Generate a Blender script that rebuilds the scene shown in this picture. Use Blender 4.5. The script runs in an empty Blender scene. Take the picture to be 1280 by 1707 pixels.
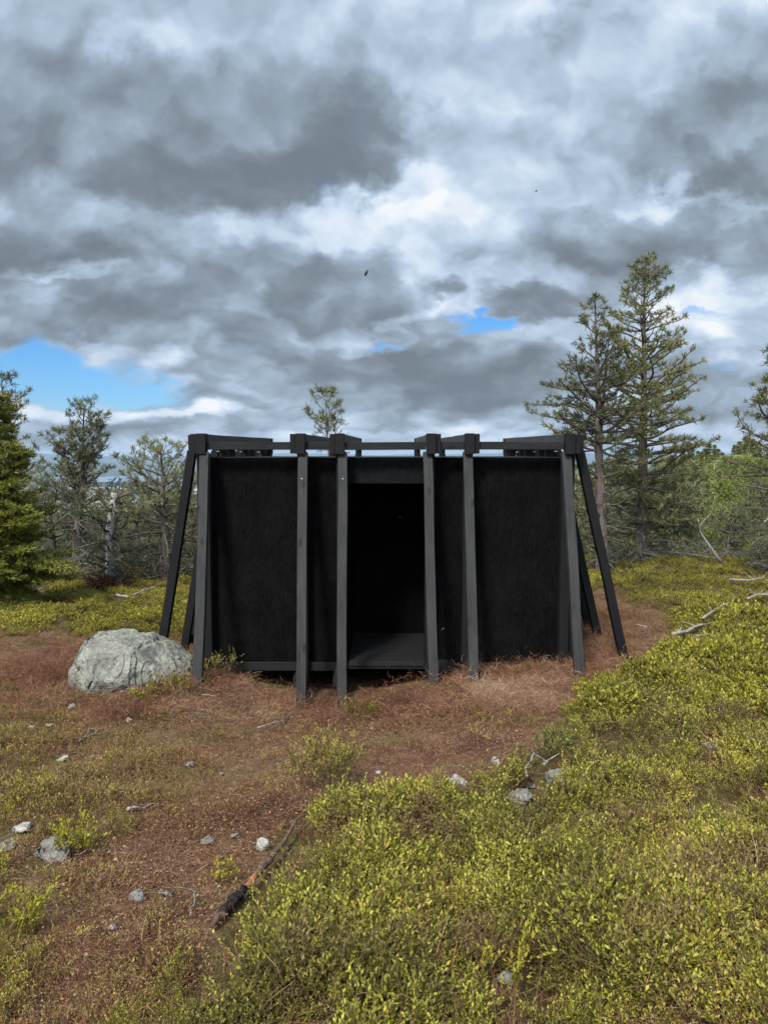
import bpy, bmesh, math, random
import numpy as np
from mathutils import Vector, Matrix, Quaternion, noise as mnoise

sc = bpy.context.scene
C = sc.collection
R = math.radians

# ------------------------------------------------------------------ camera
F = 1233.0                      # focal length in photo pixels (1280 x 1707)
PITCH = math.atan((853.5 - 757.0) / F)
EYE = Vector((0, 0, 1.6))
cam_d = bpy.data.cameras.new('camera')
cam = bpy.data.objects.new('camera', cam_d); C.objects.link(cam)
cam.location = EYE
cam.rotation_euler = (R(90) - PITCH, 0, 0)
cam_d.sensor_fit = 'VERTICAL'; cam_d.sensor_height = 24.0
cam_d.lens = 24.0 * F / 1707.0
cam_d.clip_start = 0.05; cam_d.clip_end = 60000
sc.camera = cam
CP, SP = math.cos(PITCH), math.sin(PITCH)

def ray(px, py):
    cx = (px - 640.0) / F; cy = (853.5 - py) / F
    return Vector((cx, CP + cy * SP, -SP + cy * CP))
def P(px, py, Y):               # the point of that line of sight lying Y metres ahead
    d = ray(px, py); t = Y / d.y
    return EYE + d * t
def slope(py):
    d = ray(640, py); return d.z / d.y
def proj(x, y, z):              # photo position of world points (used to lay out ground cover by zone)
    dz = z - 1.6
    f = y * CP - dz * SP; u = y * SP + dz * CP
    f = np.maximum(f, 0.05)
    return 640 + F * x / f, 853.5 - F * u / f

# ------------------------------------------------------------------ node helper
class NT:
    def __init__(s, nt): s.t = nt; s.n = nt.nodes; s.l = nt.links
    def node(s, typ, **kw):
        n = s.n.new(typ)
        for k, v in kw.items(): setattr(n, k, v)
        return n
    def put(s, sock, v):
        if isinstance(v, bpy.types.NodeSocket): s.l.new(v, sock)
        elif v is not None: sock.default_value = v
    def m(s, op, a, b=None, c=None, clamp=False):
        n = s.node('ShaderNodeMath', operation=op, use_clamp=clamp)
        s.put(n.inputs[0], a); s.put(n.inputs[1], b); s.put(n.inputs[2], c)
        return n.outputs[0]
    def v(s, op, a, b=None, out=0):
        n = s.node('ShaderNodeVectorMath', operation=op)
        s.put(n.inputs[0], a); s.put(n.inputs[1], b)
        return n.outputs[out]
    def noise(s, vec, scale, detail=4, rough=.55, dist=0, out='Fac', lac=2.0):
        n = s.node('ShaderNodeTexNoise')
        s.put(n.inputs['Vector'], vec); n.inputs['Scale'].default_value = scale
        n.inputs['Detail'].default_value = detail; n.inputs['Roughness'].default_value = rough
        n.inputs['Distortion'].default_value = dist; n.inputs['Lacunarity'].default_value = lac
        return n.outputs[out]
    def ramp(s, fac, stops, interp='LINEAR'):
        n = s.node('ShaderNodeValToRGB'); s.put(n.inputs[0], fac)
        e = n.color_ramp.elements; n.color_ramp.interpolation = interp
        while len(e) < len(stops): e.new(0.5)
        for k, (p, c) in enumerate(stops):
            e[k].position = p; e[k].color = (c[0], c[1], c[2], 1) if len(c) == 3 else c
        return n.outputs[0]
    def mix(s, fac, a, b, blend='MIX'):
        n = s.node('ShaderNodeMix', data_type='RGBA', blend_type=blend)
        s.put(n.inputs[0], fac)
        for k, q in ((6, a), (7, b)):
            if isinstance(q, tuple) and len(q) == 3: q = (q[0], q[1], q[2], 1)
            s.put(n.inputs[k], q)
        return n.outputs[2]
    def sstep(s, x, a, b):
        n = s.node('ShaderNodeMapRange', interpolation_type='SMOOTHSTEP')
        s.put(n.inputs[0], x); n.inputs[1].default_value = a; n.inputs[2].default_value = b
        return n.outputs[0]

# ------------------------------------------------------------------ sky
SUN_EL, SUN_AZ = R(48), R(205)      # azimuth clockwise from +Y: the sun stands behind the viewer, a little left
world = bpy.data.worlds.new('World'); sc.world = world; world.use_nodes = True
W = NT(world.node_tree); W.n.clear()
sky = W.node('ShaderNodeTexSky', sky_type='NISHITA', sun_disc=False, sun_elevation=SUN_EL, sun_rotation=SUN_AZ)
sky.altitude = 400
dirv = W.node('ShaderNodeTexCoord').outputs['Generated']
sep = W.node('ShaderNodeSeparateXYZ'); W.l.new(dirv, sep.inputs[0])
ys = W.m('MAXIMUM', W.m('ABSOLUTE', sep.outputs[1]), 0.12)
U = W.m('DIVIDE', sep.outputs[0], ys); V = W.m('DIVIDE', sep.outputs[2], ys)
def comb(a, b, c=0.0):
    n = W.node('ShaderNodeCombineXYZ'); W.put(n.inputs[0], a); W.put(n.inputs[1], b); W.put(n.inputs[2], c)
    return n.outputs[0]
side = W.m('MULTIPLY', W.m('LESS_THAN', sep.outputs[1], 0), 7.3)
uv = comb(U, V)
# clouds get flatter towards the horizon
vk = W.m('ADD', W.m('MAXIMUM', V, 0), 0.36)
deck = comb(W.m('MULTIPLY', U, 5.0), W.m('MULTIPLY', W.m('LOGARITHM', vk, math.e), 4.5), side)
wob = W.noise(deck, 1.0, 6, .60, out='Color')
wob2 = W.noise(W.v('ADD', deck, (3.3, 8.1, 0)), 3.3, 4, .52, out='Color')
wuv = W.v('ADD', uv, W.v('MULTIPLY', W.v('SUBTRACT', wob, (.5, .5, .5)), comb(.13, W.m('MULTIPLY', vk, .17))))
wuv = W.v('ADD', wuv, W.v('MULTIPLY', W.v('SUBTRACT', wob2, (.5, .5, .5)), comb(.10, W.m('MULTIPLY', vk, .13))))
def blob(px, py, rx, ry, hard=1.5):
    d = ray(px, py); c = (d.x / d.y, d.z / d.y, 0)
    q = W.v('MULTIPLY', W.v('SUBTRACT', wuv, c), (F / rx, F / ry, 0))
    r2 = W.v('DOT_PRODUCT', q, q, out=1)
    return W.m('POWER', 0.3679, W.m('POWER', r2, hard))
def field(blobs, start, gain=1.0):
    acc = start
    for b in blobs:
        acc = W.m('MULTIPLY_ADD', blob(*b[:4], *([b[5] * 1.5] if len(b) > 5 else [1.7])), b[4] * gain, acc)
    return acc
deckw = W.v('ADD', deck, W.v('MULTIPLY', W.v('SUBTRACT', wob, (.5, .5, .5)), (.45, .45, 0)))
deckw = W.v('ADD', deckw, W.v('MULTIPLY', W.v('SUBTRACT', wob2, (.5, .5, .5)), (.22, .22, 0)))
fine = W.noise(deckw, 1.35, 6, .46)
fine_up = W.noise(W.v('ADD', deckw, (-.06, .20, 0)), 1.35, 4, .46)
big = W.noise(deck, .45, 2, .5)
puff = W.m('MULTIPLY', W.m('ABSOLUTE', W.m('SUBTRACT', W.noise(deckw, 2.0, 3, .45), .5)), 5.0)   # rounded heaps with creases between
relief = W.m('SUBTRACT', fine, fine_up)      # brighter where the billow turns up towards the light
TONE = [  # (photo x, y, radius x, radius y, + brighter / - darker, edge hardness)
    # upper left mass
    (60, 190, 210, 130, -.17), (100, 300, 260, 60, -.16), (440, 215, 240, 120, -.20, 2.0), (430, 300, 260, 55, -.17), (590, 240, 110, 75, -.12, 2.0), (330, 345, 170, 26, -.10),
    (40, 60, 150, 60, -.05), (640, 160, 60, 60, -.10),
    # left middle mass
    (30, 420, 200, 60, -.22), (270, 470, 260, 70, -.16, 2.0), (320, 550, 180, 32, -.17), (560, 490, 120, 70, -.20, 2.2), (40, 545, 120, 36, -.20, 2.0), (170, 530, 90, 34, -.10),
    # right masses
    (1200, 230, 170, 85, -.20, 2.0), (1240, 290, 140, 40, -.16, 2.0), (1130, 395, 260, 45, -.22, 2.0), (1270, 440, 80, 40, -.12), (920, 505, 120, 36, -.24, 2.2), (1000, 440, 120, 30, -.12),
    (735, 482, 46, 24, -.24, 2.0), (690, 560, 55, 40, -.20, 2.0), (830, 590, 90, 36, -.14),
    # lower banks
    (520, 610, 240, 32, -.15, 2.0), (760, 625, 240, 45, -.17, 2.0), (560, 665, 330, 22, -.15), (880, 650, 160, 40, -.12), (1230, 660, 150, 52, -.13, 2.0), (1090, 600, 120, 40, -.05), (90, 715, 200, 18, -.08),
    # bright places
    (205, 65, 60, 26, .12), (340, 55, 110, 22, .04), (215, 200, 60, 26, .07), (690, 310, 60, 42, .20), (600, 352, 180, 24, .24), (870, 205, 170, 32, .10), (730, 130, 110, 60, .07), (520, 390, 120, 20, .16),
    (800, 330, 150, 70, .03), (690, 385, 70, 34, .14), (950, 20, 120, 30, .12), (1180, 500, 110, 42, .22), (1160, 565, 120, 26, .20), (1110, 330, 90, 16, .06), (330, 688, 90, 14, .26), (150, 692, 190, 14, .20), (780, 455, 100, 26, .14), (900, 705, 170, 16, .12),
    (110, 462, 100, 13, .18), (270, 640, 60, 14, .08), (640, 728, 420, 9, .12), (640, 700, 700, 34, -.07), (80, 470, 40, 10, .1), (870, 555, 60, 30, .10), (660, 530, 20, 16, .2)]
tone = field(TONE, 0.595, 1.32)
tone = W.m('ADD', tone, W.m('MULTIPLY', relief, 1.1))
low = W.sstep(V, .50, .05)                   # crisper heaps towards the horizon, soft veils overhead
tone = W.m('ADD', tone, W.m('MULTIPLY', W.m('MULTIPLY', W.m('SUBTRACT', fine, .5), .40), W.m('MULTIPLY_ADD', low, .35, .30)))
tone = W.m('ADD', tone, W.m('MULTIPLY', W.m('SUBTRACT', puff, .38), W.m('MULTIPLY_ADD', low, .20, .07)))
tone = W.m('ADD', tone, W.m('MULTIPLY', W.m('SUBTRACT', big, .5), .16))
cloud_col = W.ramp(tone, [(.05, (.18, .22, .265)), (.22, (.225, .275, .33)), (.42, (.325, .41, .505)), (.62, (.475, .59, .745)), (.80, (.67, .785, .915)), (1.0, (.93, .96, 1.0))])
HOLES = [(20, 632, 130, 50, -.70), (150, 632, 130, 50, -.78), (258, 655, 80, 26, -.6), (90, 585, 70, 34, -.35),
         (795, 545, 62, 18, -.95), (745, 556, 30, 12, -.3), (650, 575, 30, 10, -.6), (740, 520, 20, 10, -.3), (1140, 524, 40, 9, -.6), (1205, 522, 36, 8, -.5), (1215, 748, 110, 14, -.62), (1180, 612, 24, 20, -.3)]
cover = field(HOLES, 1.0)
cover = W.m('ADD', cover, W.m('MULTIPLY', W.m('SUBTRACT', fine, .5), 1.7))
cover = W.sstep(cover, .06, .80)
# the blue of the gaps comes from the Nishita sky, deepened as a clear northern sky is
blue = W.v('MULTIPLY', sky.outputs[0], (.050, .098, .150))
lowhaze = W.sstep(V, .03, .17)
blue = W.mix(lowhaze, W.v('MULTIPLY', blue, (1.25, 1.05, 1.0)), blue)
skyc = W.mix(cover, blue, cloud_col)
# brightness added round the sun in unseen sky behind the viewer, lighting the scene
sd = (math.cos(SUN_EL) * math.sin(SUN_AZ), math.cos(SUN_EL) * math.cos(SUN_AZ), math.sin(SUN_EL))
added_glow = W.m('POWER', W.m('MAXIMUM', W.v('DOT_PRODUCT', dirv, sd, out=1), 0), 3.0)
added_glow = W.m('MULTIPLY_ADD', added_glow, 3.6, 1.0)
skyc = W.v('MULTIPLY', skyc, comb(added_glow, added_glow, added_glow))
EXPO = 0.35
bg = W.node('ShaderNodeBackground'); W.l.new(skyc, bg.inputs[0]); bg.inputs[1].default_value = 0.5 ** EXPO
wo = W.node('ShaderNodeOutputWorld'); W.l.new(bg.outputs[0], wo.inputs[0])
world.cycles.sampling_method = 'MANUAL'; world.cycles.sample_map_resolution = 512

# ------------------------------------------------------------------ sun, exposure
sun_d = bpy.data.lights.new('sun', 'SUN'); sun_d.energy = 4.3; sun_d.angle = R(11); sun_d.color = (1, .955, .87)
sun = bpy.data.objects.new('sun', sun_d); C.objects.link(sun)
sun.rotation_euler = Vector(sd).to_track_quat('Z', 'Y').to_euler()
sc.view_settings.view_transform = 'Standard'; sc.view_settings.look = 'None'
sc.view_settings.exposure = EXPO; sc.view_settings.gamma = 1.0; sc.view_settings.use_curve_mapping = False
sc.cycles.max_bounces = 6; sc.cycles.transparent_max_bounces = 8; sc.cycles.volume_bounces = 0
sc.cycles.diffuse_bounces = 3; sc.cycles.use_denoising = True
sc.cycles.use_adaptive_sampling = True; sc.cycles.adaptive_threshold = 0.02

# ------------------------------------------------------------------ object helpers
def tag(o, label=None, cat=None, group=None, kind=None):
    if label: o['label'] = label
    if cat: o['category'] = cat
    if group: o['group'] = group
    if kind: o['kind'] = kind
    return o
def empty(name, loc=(0, 0, 0), rz=0.0):
    o = bpy.data.objects.new(name, None); C.objects.link(o)
    o.location = loc; o.rotation_euler = (0, 0, rz); o.empty_display_size = .2
    return o
def link(name, me, mat, parent=None, smooth=False):
    o = bpy.data.objects.new(name, me); C.objects.link(o)
    if mat is not None: me.materials.append(mat)
    if parent: o.parent = parent
    if smooth: me.polygons.foreach_set('use_smooth', np.ones(len(me.polygons), bool))
    return o

class MB:                         # fast mesh buffer: quads and triangles
    def __init__(s): s.v = []; s.q = []; s.t = []; s.n = 0
    def add(s, v, q=None, t=None):
        v = np.asarray(v, np.float32).reshape(-1, 3)
        if q is not None: s.q.append(np.asarray(q, np.int64).reshape(-1, 4) + s.n)
        if t is not None: s.t.append(np.asarray(t, np.int64).reshape(-1, 3) + s.n)
        s.v.append(v); s.n += len(v)
    def tube(s, pts, rad, k=6, cap=True):
        pts = np.asarray(pts, float); n = len(pts)
        d = np.gradient(pts, axis=0); d /= np.linalg.norm(d, axis=1)[:, None] + 1e-9
        ref = np.array((0, 0, 1.0)) if abs(d[0][2]) < .9 else np.array((1.0, 0, 0))
        a = np.cross(d, ref); a /= np.linalg.norm(a, axis=1)[:, None] + 1e-9
        b = np.cross(d, a)
        th = np.arange(k) * 2 * math.pi / k
        rad = np.asarray(rad, float).reshape(-1, 1, 1)
        v = pts[:, None, :] + rad * (np.cos(th)[None, :, None] * a[:, None, :] + np.sin(th)[None, :, None] * b[:, None, :])
        i = np.arange(n - 1)[:, None] * k; j = np.arange(k)[None, :]; j2 = (j + 1) % k
        q = np.stack([i + j, i + j2, i + k + j2, i + k + j], -1).reshape(-1, 4)
        t = None
        v = v.reshape(-1, 3)
        if cap:
            v = np.vstack([v, pts[:1], pts[-1:]]); c0, c1 = n * k, n * k + 1
            jj = np.arange(k); t = np.vstack([np.stack([jj, np.full(k, c0), (jj + 1) % k], 1),
                                              np.stack([(n - 1) * k + (jj + 1) % k, np.full(k, c1), (n - 1) * k + jj], 1)])
        s.add(v, q, t)
    def mesh(s, name):
        me = bpy.data.meshes.new(name)
        if not s.v: return me
        v = np.vstack(s.v)
        q = np.vstack(s.q) if s.q else np.zeros((0, 4), np.int64)
        t = np.vstack(s.t) if s.t else np.zeros((0, 3), np.int64)
        me.vertices.add(len(v)); me.vertices.foreach_set('co', v.ravel())
        nl = len(q) * 4 + len(t) * 3
        me.loops.add(nl); me.loops.foreach_set('vertex_index', np.concatenate([q.ravel(), t.ravel()]).astype(np.int32))
        me.polygons.add(len(q) + len(t))
        st = np.concatenate([np.arange(len(q)) * 4, len(q) * 4 + np.arange(len(t)) * 3]).astype(np.int32)
        me.polygons.foreach_set('loop_start', st)
        me.update(calc_edges=True); me.validate()
        return me

# numpy value noise
def _h(ix, iy, s):
    n = (ix * 374761393 + iy * 668265263 + s * 974634777) & 0xffffffff
    n = ((n ^ (n >> 13)) * 1274126177) & 0xffffffff
    return ((n ^ (n >> 16)) & 0xffff) / 65535.0
def vnoise(x, y, s=0):
    x = np.asarray(x, float); y = np.asarray(y, float)
    ix = np.floor(x).astype(np.int64); iy = np.floor(y).astype(np.int64)
    fx = x - ix; fy = y - iy; fx = fx * fx * (3 - 2 * fx); fy = fy * fy * (3 - 2 * fy)
    a = _h(ix, iy, s) * (1 - fx) + _h(ix + 1, iy, s) * fx
    b = _h(ix, iy + 1, s) * (1 - fx) + _h(ix + 1, iy + 1, s) * fx
    return a * (1 - fy) + b * fy
def fbm(x, y, oct=4, s=0, g=.5):
    r = 0; a = 1; t = 0
    for k in range(oct):
        r = r + a * (vnoise(x * 2 ** k + 17.3 * k, y * 2 ** k - 9.1 * k, s + k) - .5); t += a; a *= g
    return r / t * 2
def sst(x, a, b):
    t = np.clip((np.asarray(x, float) - a) / (b - a), 0, 1); return t * t * (3 - 2 * t)

# ------------------------------------------------------------------ terrain height
CTRL = [(0, -3, .05), (-3, 0, .02), (3, 0, .1), (0, 0, 0), (-3, -4, 0), (4, -4, .1), (0, 2, -.03), (-1.5, 2.2, -.06), (1.5, 2.2, .02), (3.5, 3, .1), (-4, 3, -.05)]
for px, py, Y in [(570, 1190, 6.5), (503, 1178, 6.5), (722, 1140, 6.5), (788, 1140, 6.5), (330, 1135, 6.5), (965, 1126, 6.55),
                  (400, 1420, 3.15), (640, 1360, 3.6), (900, 1300, 4.1), (150, 1165, 6.2), (40, 1130, 6.9), (20, 1400, 3.3), (1270, 1400, 3.3), (1250, 1230, 4.8),
                  (1120, 1150, 6.0), (1200, 1070, 7.6), (1060, 1075, 7.6), (1100, 1000, 10.2), (1250, 990, 10.4), (1070, 938, 15.5), (1270, 934, 15.8), (900, 945, 15.2),
                  (170, 1020, 10.3), (20, 1010, 10.8), (180, 968, 13.3), (60, 985, 12.2), (280, 975, 12.9), (-200, 1010, 11), (1500, 980, 11), (500, 955, 14.3), (700, 950, 14.8),
                  (450, 1158, 6.9), (640, 1152, 7.0), (850, 1115, 7.05), (380, 1125, 6.95)]:
    p = P(px, py, Y); CTRL.append((p.x, p.y, p.z))
for x, y, z in [(-1.2, 8.5, -.68), (0, 8.5, -.72), (1, 8.5, -.6), (-1, 10.3, -.68), (1, 10.3, -.6), (-10, 4, -.1), (10, 4, .2), (-10, -5, 0), (10, -5, .1)]:
    CTRL.append((x, y, z))
CTRL = np.array(CTRL)
def _tps(r2): return .5 * r2 * np.log(r2 + 1e-9)
_n = len(CTRL)
_K = _tps(((CTRL[:, None, :2] - CTRL[None, :, :2]) ** 2).sum(-1)) + np.eye(_n) * .12
_Pm = np.hstack([np.ones((_n, 1)), CTRL[:, :2]])
_A = np.block([[_K, _Pm], [_Pm.T, np.zeros((3, 3))]])
_wt = np.linalg.solve(_A, np.concatenate([CTRL[:, 2], np.zeros(3)]))
def near_z(x, y):
    z = _wt[_n] + _wt[_n + 1] * x + _wt[_n + 2] * y
    for k in range(_n):
        z = z + _wt[k] * _tps((x - CTRL[k, 0]) ** 2 + (y - CTRL[k, 1]) ** 2)
    return z
LR = np.log([17, 24, 40, 70, 120, 300, 1000, 2500, 3800, 5400, 7200, 8600, 10500, 14500, 17000, 40000])
ZL = np.array([-.75, -2.6, -7, -15, -26, -62, -150, -190, -198, -204, -204, -160, -190, -8, -60, -220])
ZR = np.array([-.75, -1.5, -3.2, -1.6, 1.3, -14, -130, -190, -198, -198, -195, -150, -190, -6, -60, -220])
def height(x, y):
    x = np.asarray(x, float); y = np.asarray(y, float)
    r = np.hypot(x, y); az = np.arctan2(x, y)
    xc = np.clip(x, -9, 9); yc = np.clip(y, -5, 16.2)
    zn = near_z(xc, yc)
    zn = np.clip(zn, -1.1, .5)
    zn = zn + fbm(x * 1.1, y * 1.1, 3, 3) * .035 * sst(r, 1.2, 2.5) + fbm(x * 5, y * 5, 3, 8) * .022
    lr = np.log(np.maximum(r, 17))
    wr = sst(az, .16, .42) * sst(-az, -1.6, -1.2)
    zr = np.interp(lr, LR, ZR); zl = np.interp(lr, LR, ZL)
    zf = zl * (1 - wr) + zr * wr
    zf = zf + fbm(x / 9, y / 9, 3, 21) * .5 * sst(r, 20, 60) + fbm(x / 400, y / 400, 4, 31) * 9 * sst(r, 200, 2000)
    zf = zf + fbm(az * 9 + 3, lr * 3, 4, 41) * 75 * sst(r, 7400, 8600) + fbm(az * 30, lr * 8, 3, 47) * 22 * sst(r, 7400, 8600)
    w = sst(r, 15.5, 21)
    return zn * (1 - w) + zf * w

# ------------------------------------------------------------------ cover zones (which plants grow where)
GREEN = np.array([(250, 1800), (300, 1650), (370, 1545), (430, 1450), (480, 1385), (560, 1345), (640, 1330), (760, 1325), (850, 1290), (880, 1235), (950, 1170), (1030, 1150),
                  (1062, 1108), (1120, 1062), (1118, 1030), (1060, 1005), (1020, 985), (985, 955), (1000, 920), (2500, 900), (2500, 1800)], float)
DIRT = np.array([(60, 1800), (50, 1600), (150, 1520), (200, 1380), (330, 1330), (380, 1230), (250, 1190), (0, 1150), (-400, 1130), (-400, 1075), (60, 1070), (260, 1075), (330, 1120), (480, 1145),
                 (700, 1140), (960, 1120), (1000, 1000), (1060, 1005), (1115, 1040), (1040, 1085), (960, 1165), (890, 1230), (840, 1290), (740, 1325), (560, 1340), (460, 1400), (400, 1480), (310, 1600), (250, 1800)], float)
def inside(poly, x, y):
    r = np.zeros(x.shape, bool); j = len(poly) - 1
    for i in range(len(poly)):
        xi, yi = poly[i]; xj, yj = poly[j]
        c = ((yi > y) != (yj > y)) & (x < (xj - xi) * (y - yi) / (yj - yi + 1e-9) + xi)
        r ^= c; j = i
    return r
def soft_green(x, y):
    a = 0
    for dx, dy in ((.16, 0), (-.16, 0), (0, .2), (0, -.2), (.28, .1), (-.28, -.1), (.12, -.34), (-.12, .34)): a = a + zones(x + dx, y + dy)[0]
    return a / 8
def zones(x, y):
    """-> green (bilberry carpet), dirt (bare reddish litter) weights 0..1 at ground points"""
    z = near_z(np.clip(x, -9, 9), np.clip(y, -5, 16.2))
    jx = fbm(x * 2.3, y * 2.3, 3, 51) * .26; jy = fbm(x * 2.3 + 40, y * 2.3, 3, 57) * .26
    px, py = proj(x + jx, y + jy * (1 + .05 * y), z)
    g = inside(GREEN, px, py) | ((y < 1.6) & (x > -.35))
    d = inside(DIRT, px, py)
    left_far = (px < 330) & (py < 1058) ; g = g | left_far | (py < 985)
    return g.astype(float), (d & ~g).astype(float)

# ------------------------------------------------------------------ materials
def new_mat(name):
    m = bpy.data.materials.new(name); m.use_nodes = True
    T = NT(m.node_tree); T.n.clear()
    out = T.node('ShaderNodeOutputMaterial')
    return m, T, out
def principled(T, out, col, rough=.7, spec=.3, bump=None, strength=.4, dist=.01):
    b = T.node('ShaderNodeBsdfPrincipled')
    T.put(b.inputs['Base Color'], col if not (isinstance(col, tuple) and len(col) == 3) else (*col, 1))
    T.put(b.inputs['Roughness'], rough); T.put(b.inputs['Specular IOR Level'], spec)
    if bump is not None:
        bn = T.node('ShaderNodeBump'); T.put(bn.inputs['Height'], bump); bn.inputs['Strength'].default_value = strength
        bn.inputs['Distance'].default_value = dist; T.l.new(bn.outputs[0], b.inputs['Normal'])
    T.l.new(b.outputs[0], out.inputs[0]); return b
def objco(T): return T.node('ShaderNodeTexCoord').outputs['Object']
def worldpos(T): return T.node('ShaderNodeNewGeometry').outputs['Position']

def wood_mat(name, lo, hi, rough=.62, scratch=.0, spec=.35):
    m, T, out = new_mat(name)
    oi = T.node('ShaderNodeObjectInfo').outputs['Random']
    co = T.v('ADD', objco(T), T.v('MULTIPLY', (11.3, 7.1, 5.7), T.node('ShaderNodeCombineXYZ').outputs[0]))
    cx = T.node('ShaderNodeCombineXYZ'); off = T.m('MULTIPLY', oi, 37.0)
    for k in range(3): T.put(cx.inputs[k], off)
    co = T.v('ADD', co, cx.outputs[0])
    st = T.v('MULTIPLY', co, (26, 26, 1.1))
    g = T.noise(st, 3.0, 6, .62, .6)
    bl = T.noise(T.v('MULTIPLY', co, (4, 4, 1.4)), 2.0, 5, .6)
    f = T.m('ADD', T.m('MULTIPLY', g, .65), T.m('MULTIPLY', bl, .45))
    col = T.ramp(f, [(.32, lo), (.55, tuple((a + b) / 2 for a, b in zip(lo, hi))), (.78, hi)])
    vk_ = T.node('ShaderNodeTexVoronoi'); T.put(vk_.inputs['Vector'], T.v('MULTIPLY', co, (7, 7, 3.2))); vk_.inputs['Scale'].default_value = 1.0
    col = T.mix(T.m('MULTIPLY', T.sstep(vk_.outputs['Distance'], .17, .10), .8), col, lo)      # knots
    if scratch:
        s_ = T.noise(T.v('MULTIPLY', co, (60, 60, 9)), 3.0, 3, .5)
        col = T.mix(T.m('MULTIPLY', T.sstep(s_, .66, .76), scratch), col, (.14, .145, .15))
    principled(T, out, col, T.ramp(g, [(.3, (rough - .1,) * 3), (.8, (rough + .15,) * 3)]), spec, g, .5, .004)
    return m
M = {}
M['sill'] = wood_mat('dark sill board', (.003, .0028, .0028), (.011, .010, .010), .65, .2)
M['post'] = wood_mat('weathered grey black timber', (.012, .0116, .0112), (.046, .0445, .043), .66, .5, .16)
M['beam'] = wood_mat('black stained beam', (.006, .0058, .0056), (.023, .022, .021), .66, .25, .15)
M['beam_side'] = wood_mat('grey weathered beam face', (.028, .028, .027), (.075, .075, .073), .68, .3, .15)
M['dark'] = wood_mat('tarred dark timber', (.0035, .0034, .0036), (.010, .0095, .010), .75, .0, .2)
M['endgrain'] = wood_mat('tarred end grain', (.005, .0045, .0045), (.012, .011, .011), .8, .0, .2)
M['floor'] = wood_mat('dark floor boards', (.002, .002, .002), (.0065, .0065, .0065), .75, .05)

def wall_mat(name, lo, hi, grain):
    m, T, out = new_mat(name)
    co = objco(T)
    f1 = T.noise(T.v('MULTIPLY', co, (1, 1, .5)), 38, 6, .75)
    f2 = T.noise(co, 2.3, 4, .6)
    f3 = T.noise(T.v('MULTIPLY', co, grain), 5, 4, .6)
    f = T.m('ADD', T.m('MULTIPLY', f1, .5), T.m('ADD', T.m('MULTIPLY', f2, .35), T.m('MULTIPLY', f3, .25)))
    col = T.ramp(f, [(.38, lo), (.58, tuple((a * 1.3 + b) / 2.3 for a, b in zip(lo, hi))), (.78, hi)])
    principled(T, out, col, .95, .03, f1, .9, .008)
    return m
M['wall'] = wall_mat('black fibreboard', (.0008, .0007, .0008), (.0125, .0113, .0112), (12, 12, 1))
M['lintel'] = wall_mat('black plywood', (.003, .003, .003), (.018, .018, .018), (1.2, 9, 9))
m_, T_, o_ = new_mat('galvanised screw'); principled(T_, o_, (.55, .57, .6), .35, .5).inputs['Metallic'].default_value = .9; M['screw'] = m_
m_, T_, o_ = new_mat('dark plug'); principled(T_, o_, (.008, .008, .01), .5, .4); M['plug'] = m_

def stone_mat(name, a, b, lich, amount=.5):
    m, T, out = new_mat(name)
    co = objco(T)
    n1 = T.noise(co, 5, 8, .62, .3); n2 = T.noise(co, 26, 5, .65); n3 = T.noise(T.v('ADD', co, (5, 5, 5)), 9, 6, .6, .5)
    vo = T.node('ShaderNodeTexVoronoi'); T.put(vo.inputs['Vector'], T.v('ADD', co, T.v('MULTIPLY', T.noise(co, 7, 3, .5, 0, 'Color'), (.25, .25, .25)))); vo.inputs['Scale'].default_value = 10
    col = T.ramp(n1, [(.3, a), (.68, b)])
    col = T.mix(T.m('MULTIPLY', T.sstep(n3, 1 - amount - .06, 1 - amount + .12), .75), col, lich)
    col = T.mix(T.m('MULTIPLY', T.sstep(n2, .60, .72), .7), col, (.60, .60, .56))
    col = T.mix(T.m('MULTIPLY', T.sstep(n2, .42, .33), .75), col, (.055, .055, .05))
    dk = T.noise(T.v('ADD', co, (9, 2, 1)), 3.4, 6, .62, .4)
    col = T.mix(T.m('MULTIPLY', T.sstep(dk, .52, .62), .75), col, (.075, .08, .078))
    h = T.m('ADD', T.m('MULTIPLY', n1, 1.6), T.m('MULTIPLY', n2, .7))
    principled(T, out, col, .9, .2, h, 1.0, .05)
    return m
M['boulder'] = stone_mat('lichened gneiss', (.12, .11, .09), (.31, .295, .255), (.27, .295, .20), .48)
M['stone'] = stone_mat('grey field stone', (.13, .12, .105), (.29, .275, .25), (.22, .23, .17), .35)
M['quartz'] = stone_mat('pale quartz stone', (.28, .26, .23), (.55, .52, .475), (.38, .36, .30), .35)

def bark_mat(name, a, b, c, sc_=(9, 9, 2.4)):
    m, T, out = new_mat(name)
    co = worldpos(T)
    n1 = T.noise(T.v('MULTIPLY', co, sc_), 2.6, 6, .65, .4); n2 = T.noise(co, 3.2, 4, .6)
    col = T.ramp(n1, [(.32, a), (.52, b), (.74, c)])
    col = T.mix(T.m('MULTIPLY', n2, .4), col, b)
    principled(T, out, col, .92, .15, n1, 1.0, .03)
    return m
M['pine_bark'] = bark_mat('pine bark', (.045, .036, .031), (.12, .095, .08), (.21, .18, .155))
M['dead_wood'] = bark_mat('grey dead wood', (.10, .092, .08), (.24, .225, .20), (.42, .40, .37))
M['dark_twig'] = bark_mat('lichened twigs', (.05, .046, .034), (.115, .108, .08), (.21, .20, .16))
M['birch_bark'] = bark_mat('birch bark', (.06, .052, .047), (.34, .32, .295), (.55, .535, .51), (5, 5, 9))
M['root'] = bark_mat('torn root wood', (.018, .009, .007), (.075, .03, .022), (.2, .12, .08))
M['bleached'] = bark_mat('bleached branch', (.16, .14, .12), (.28, .255, .225), (.40, .375, .34))
M['charred'] = bark_mat('charred stick', (.006, .005, .005), (.03, .024, .024), (.10, .075, .07), (22, 22, 22))
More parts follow.
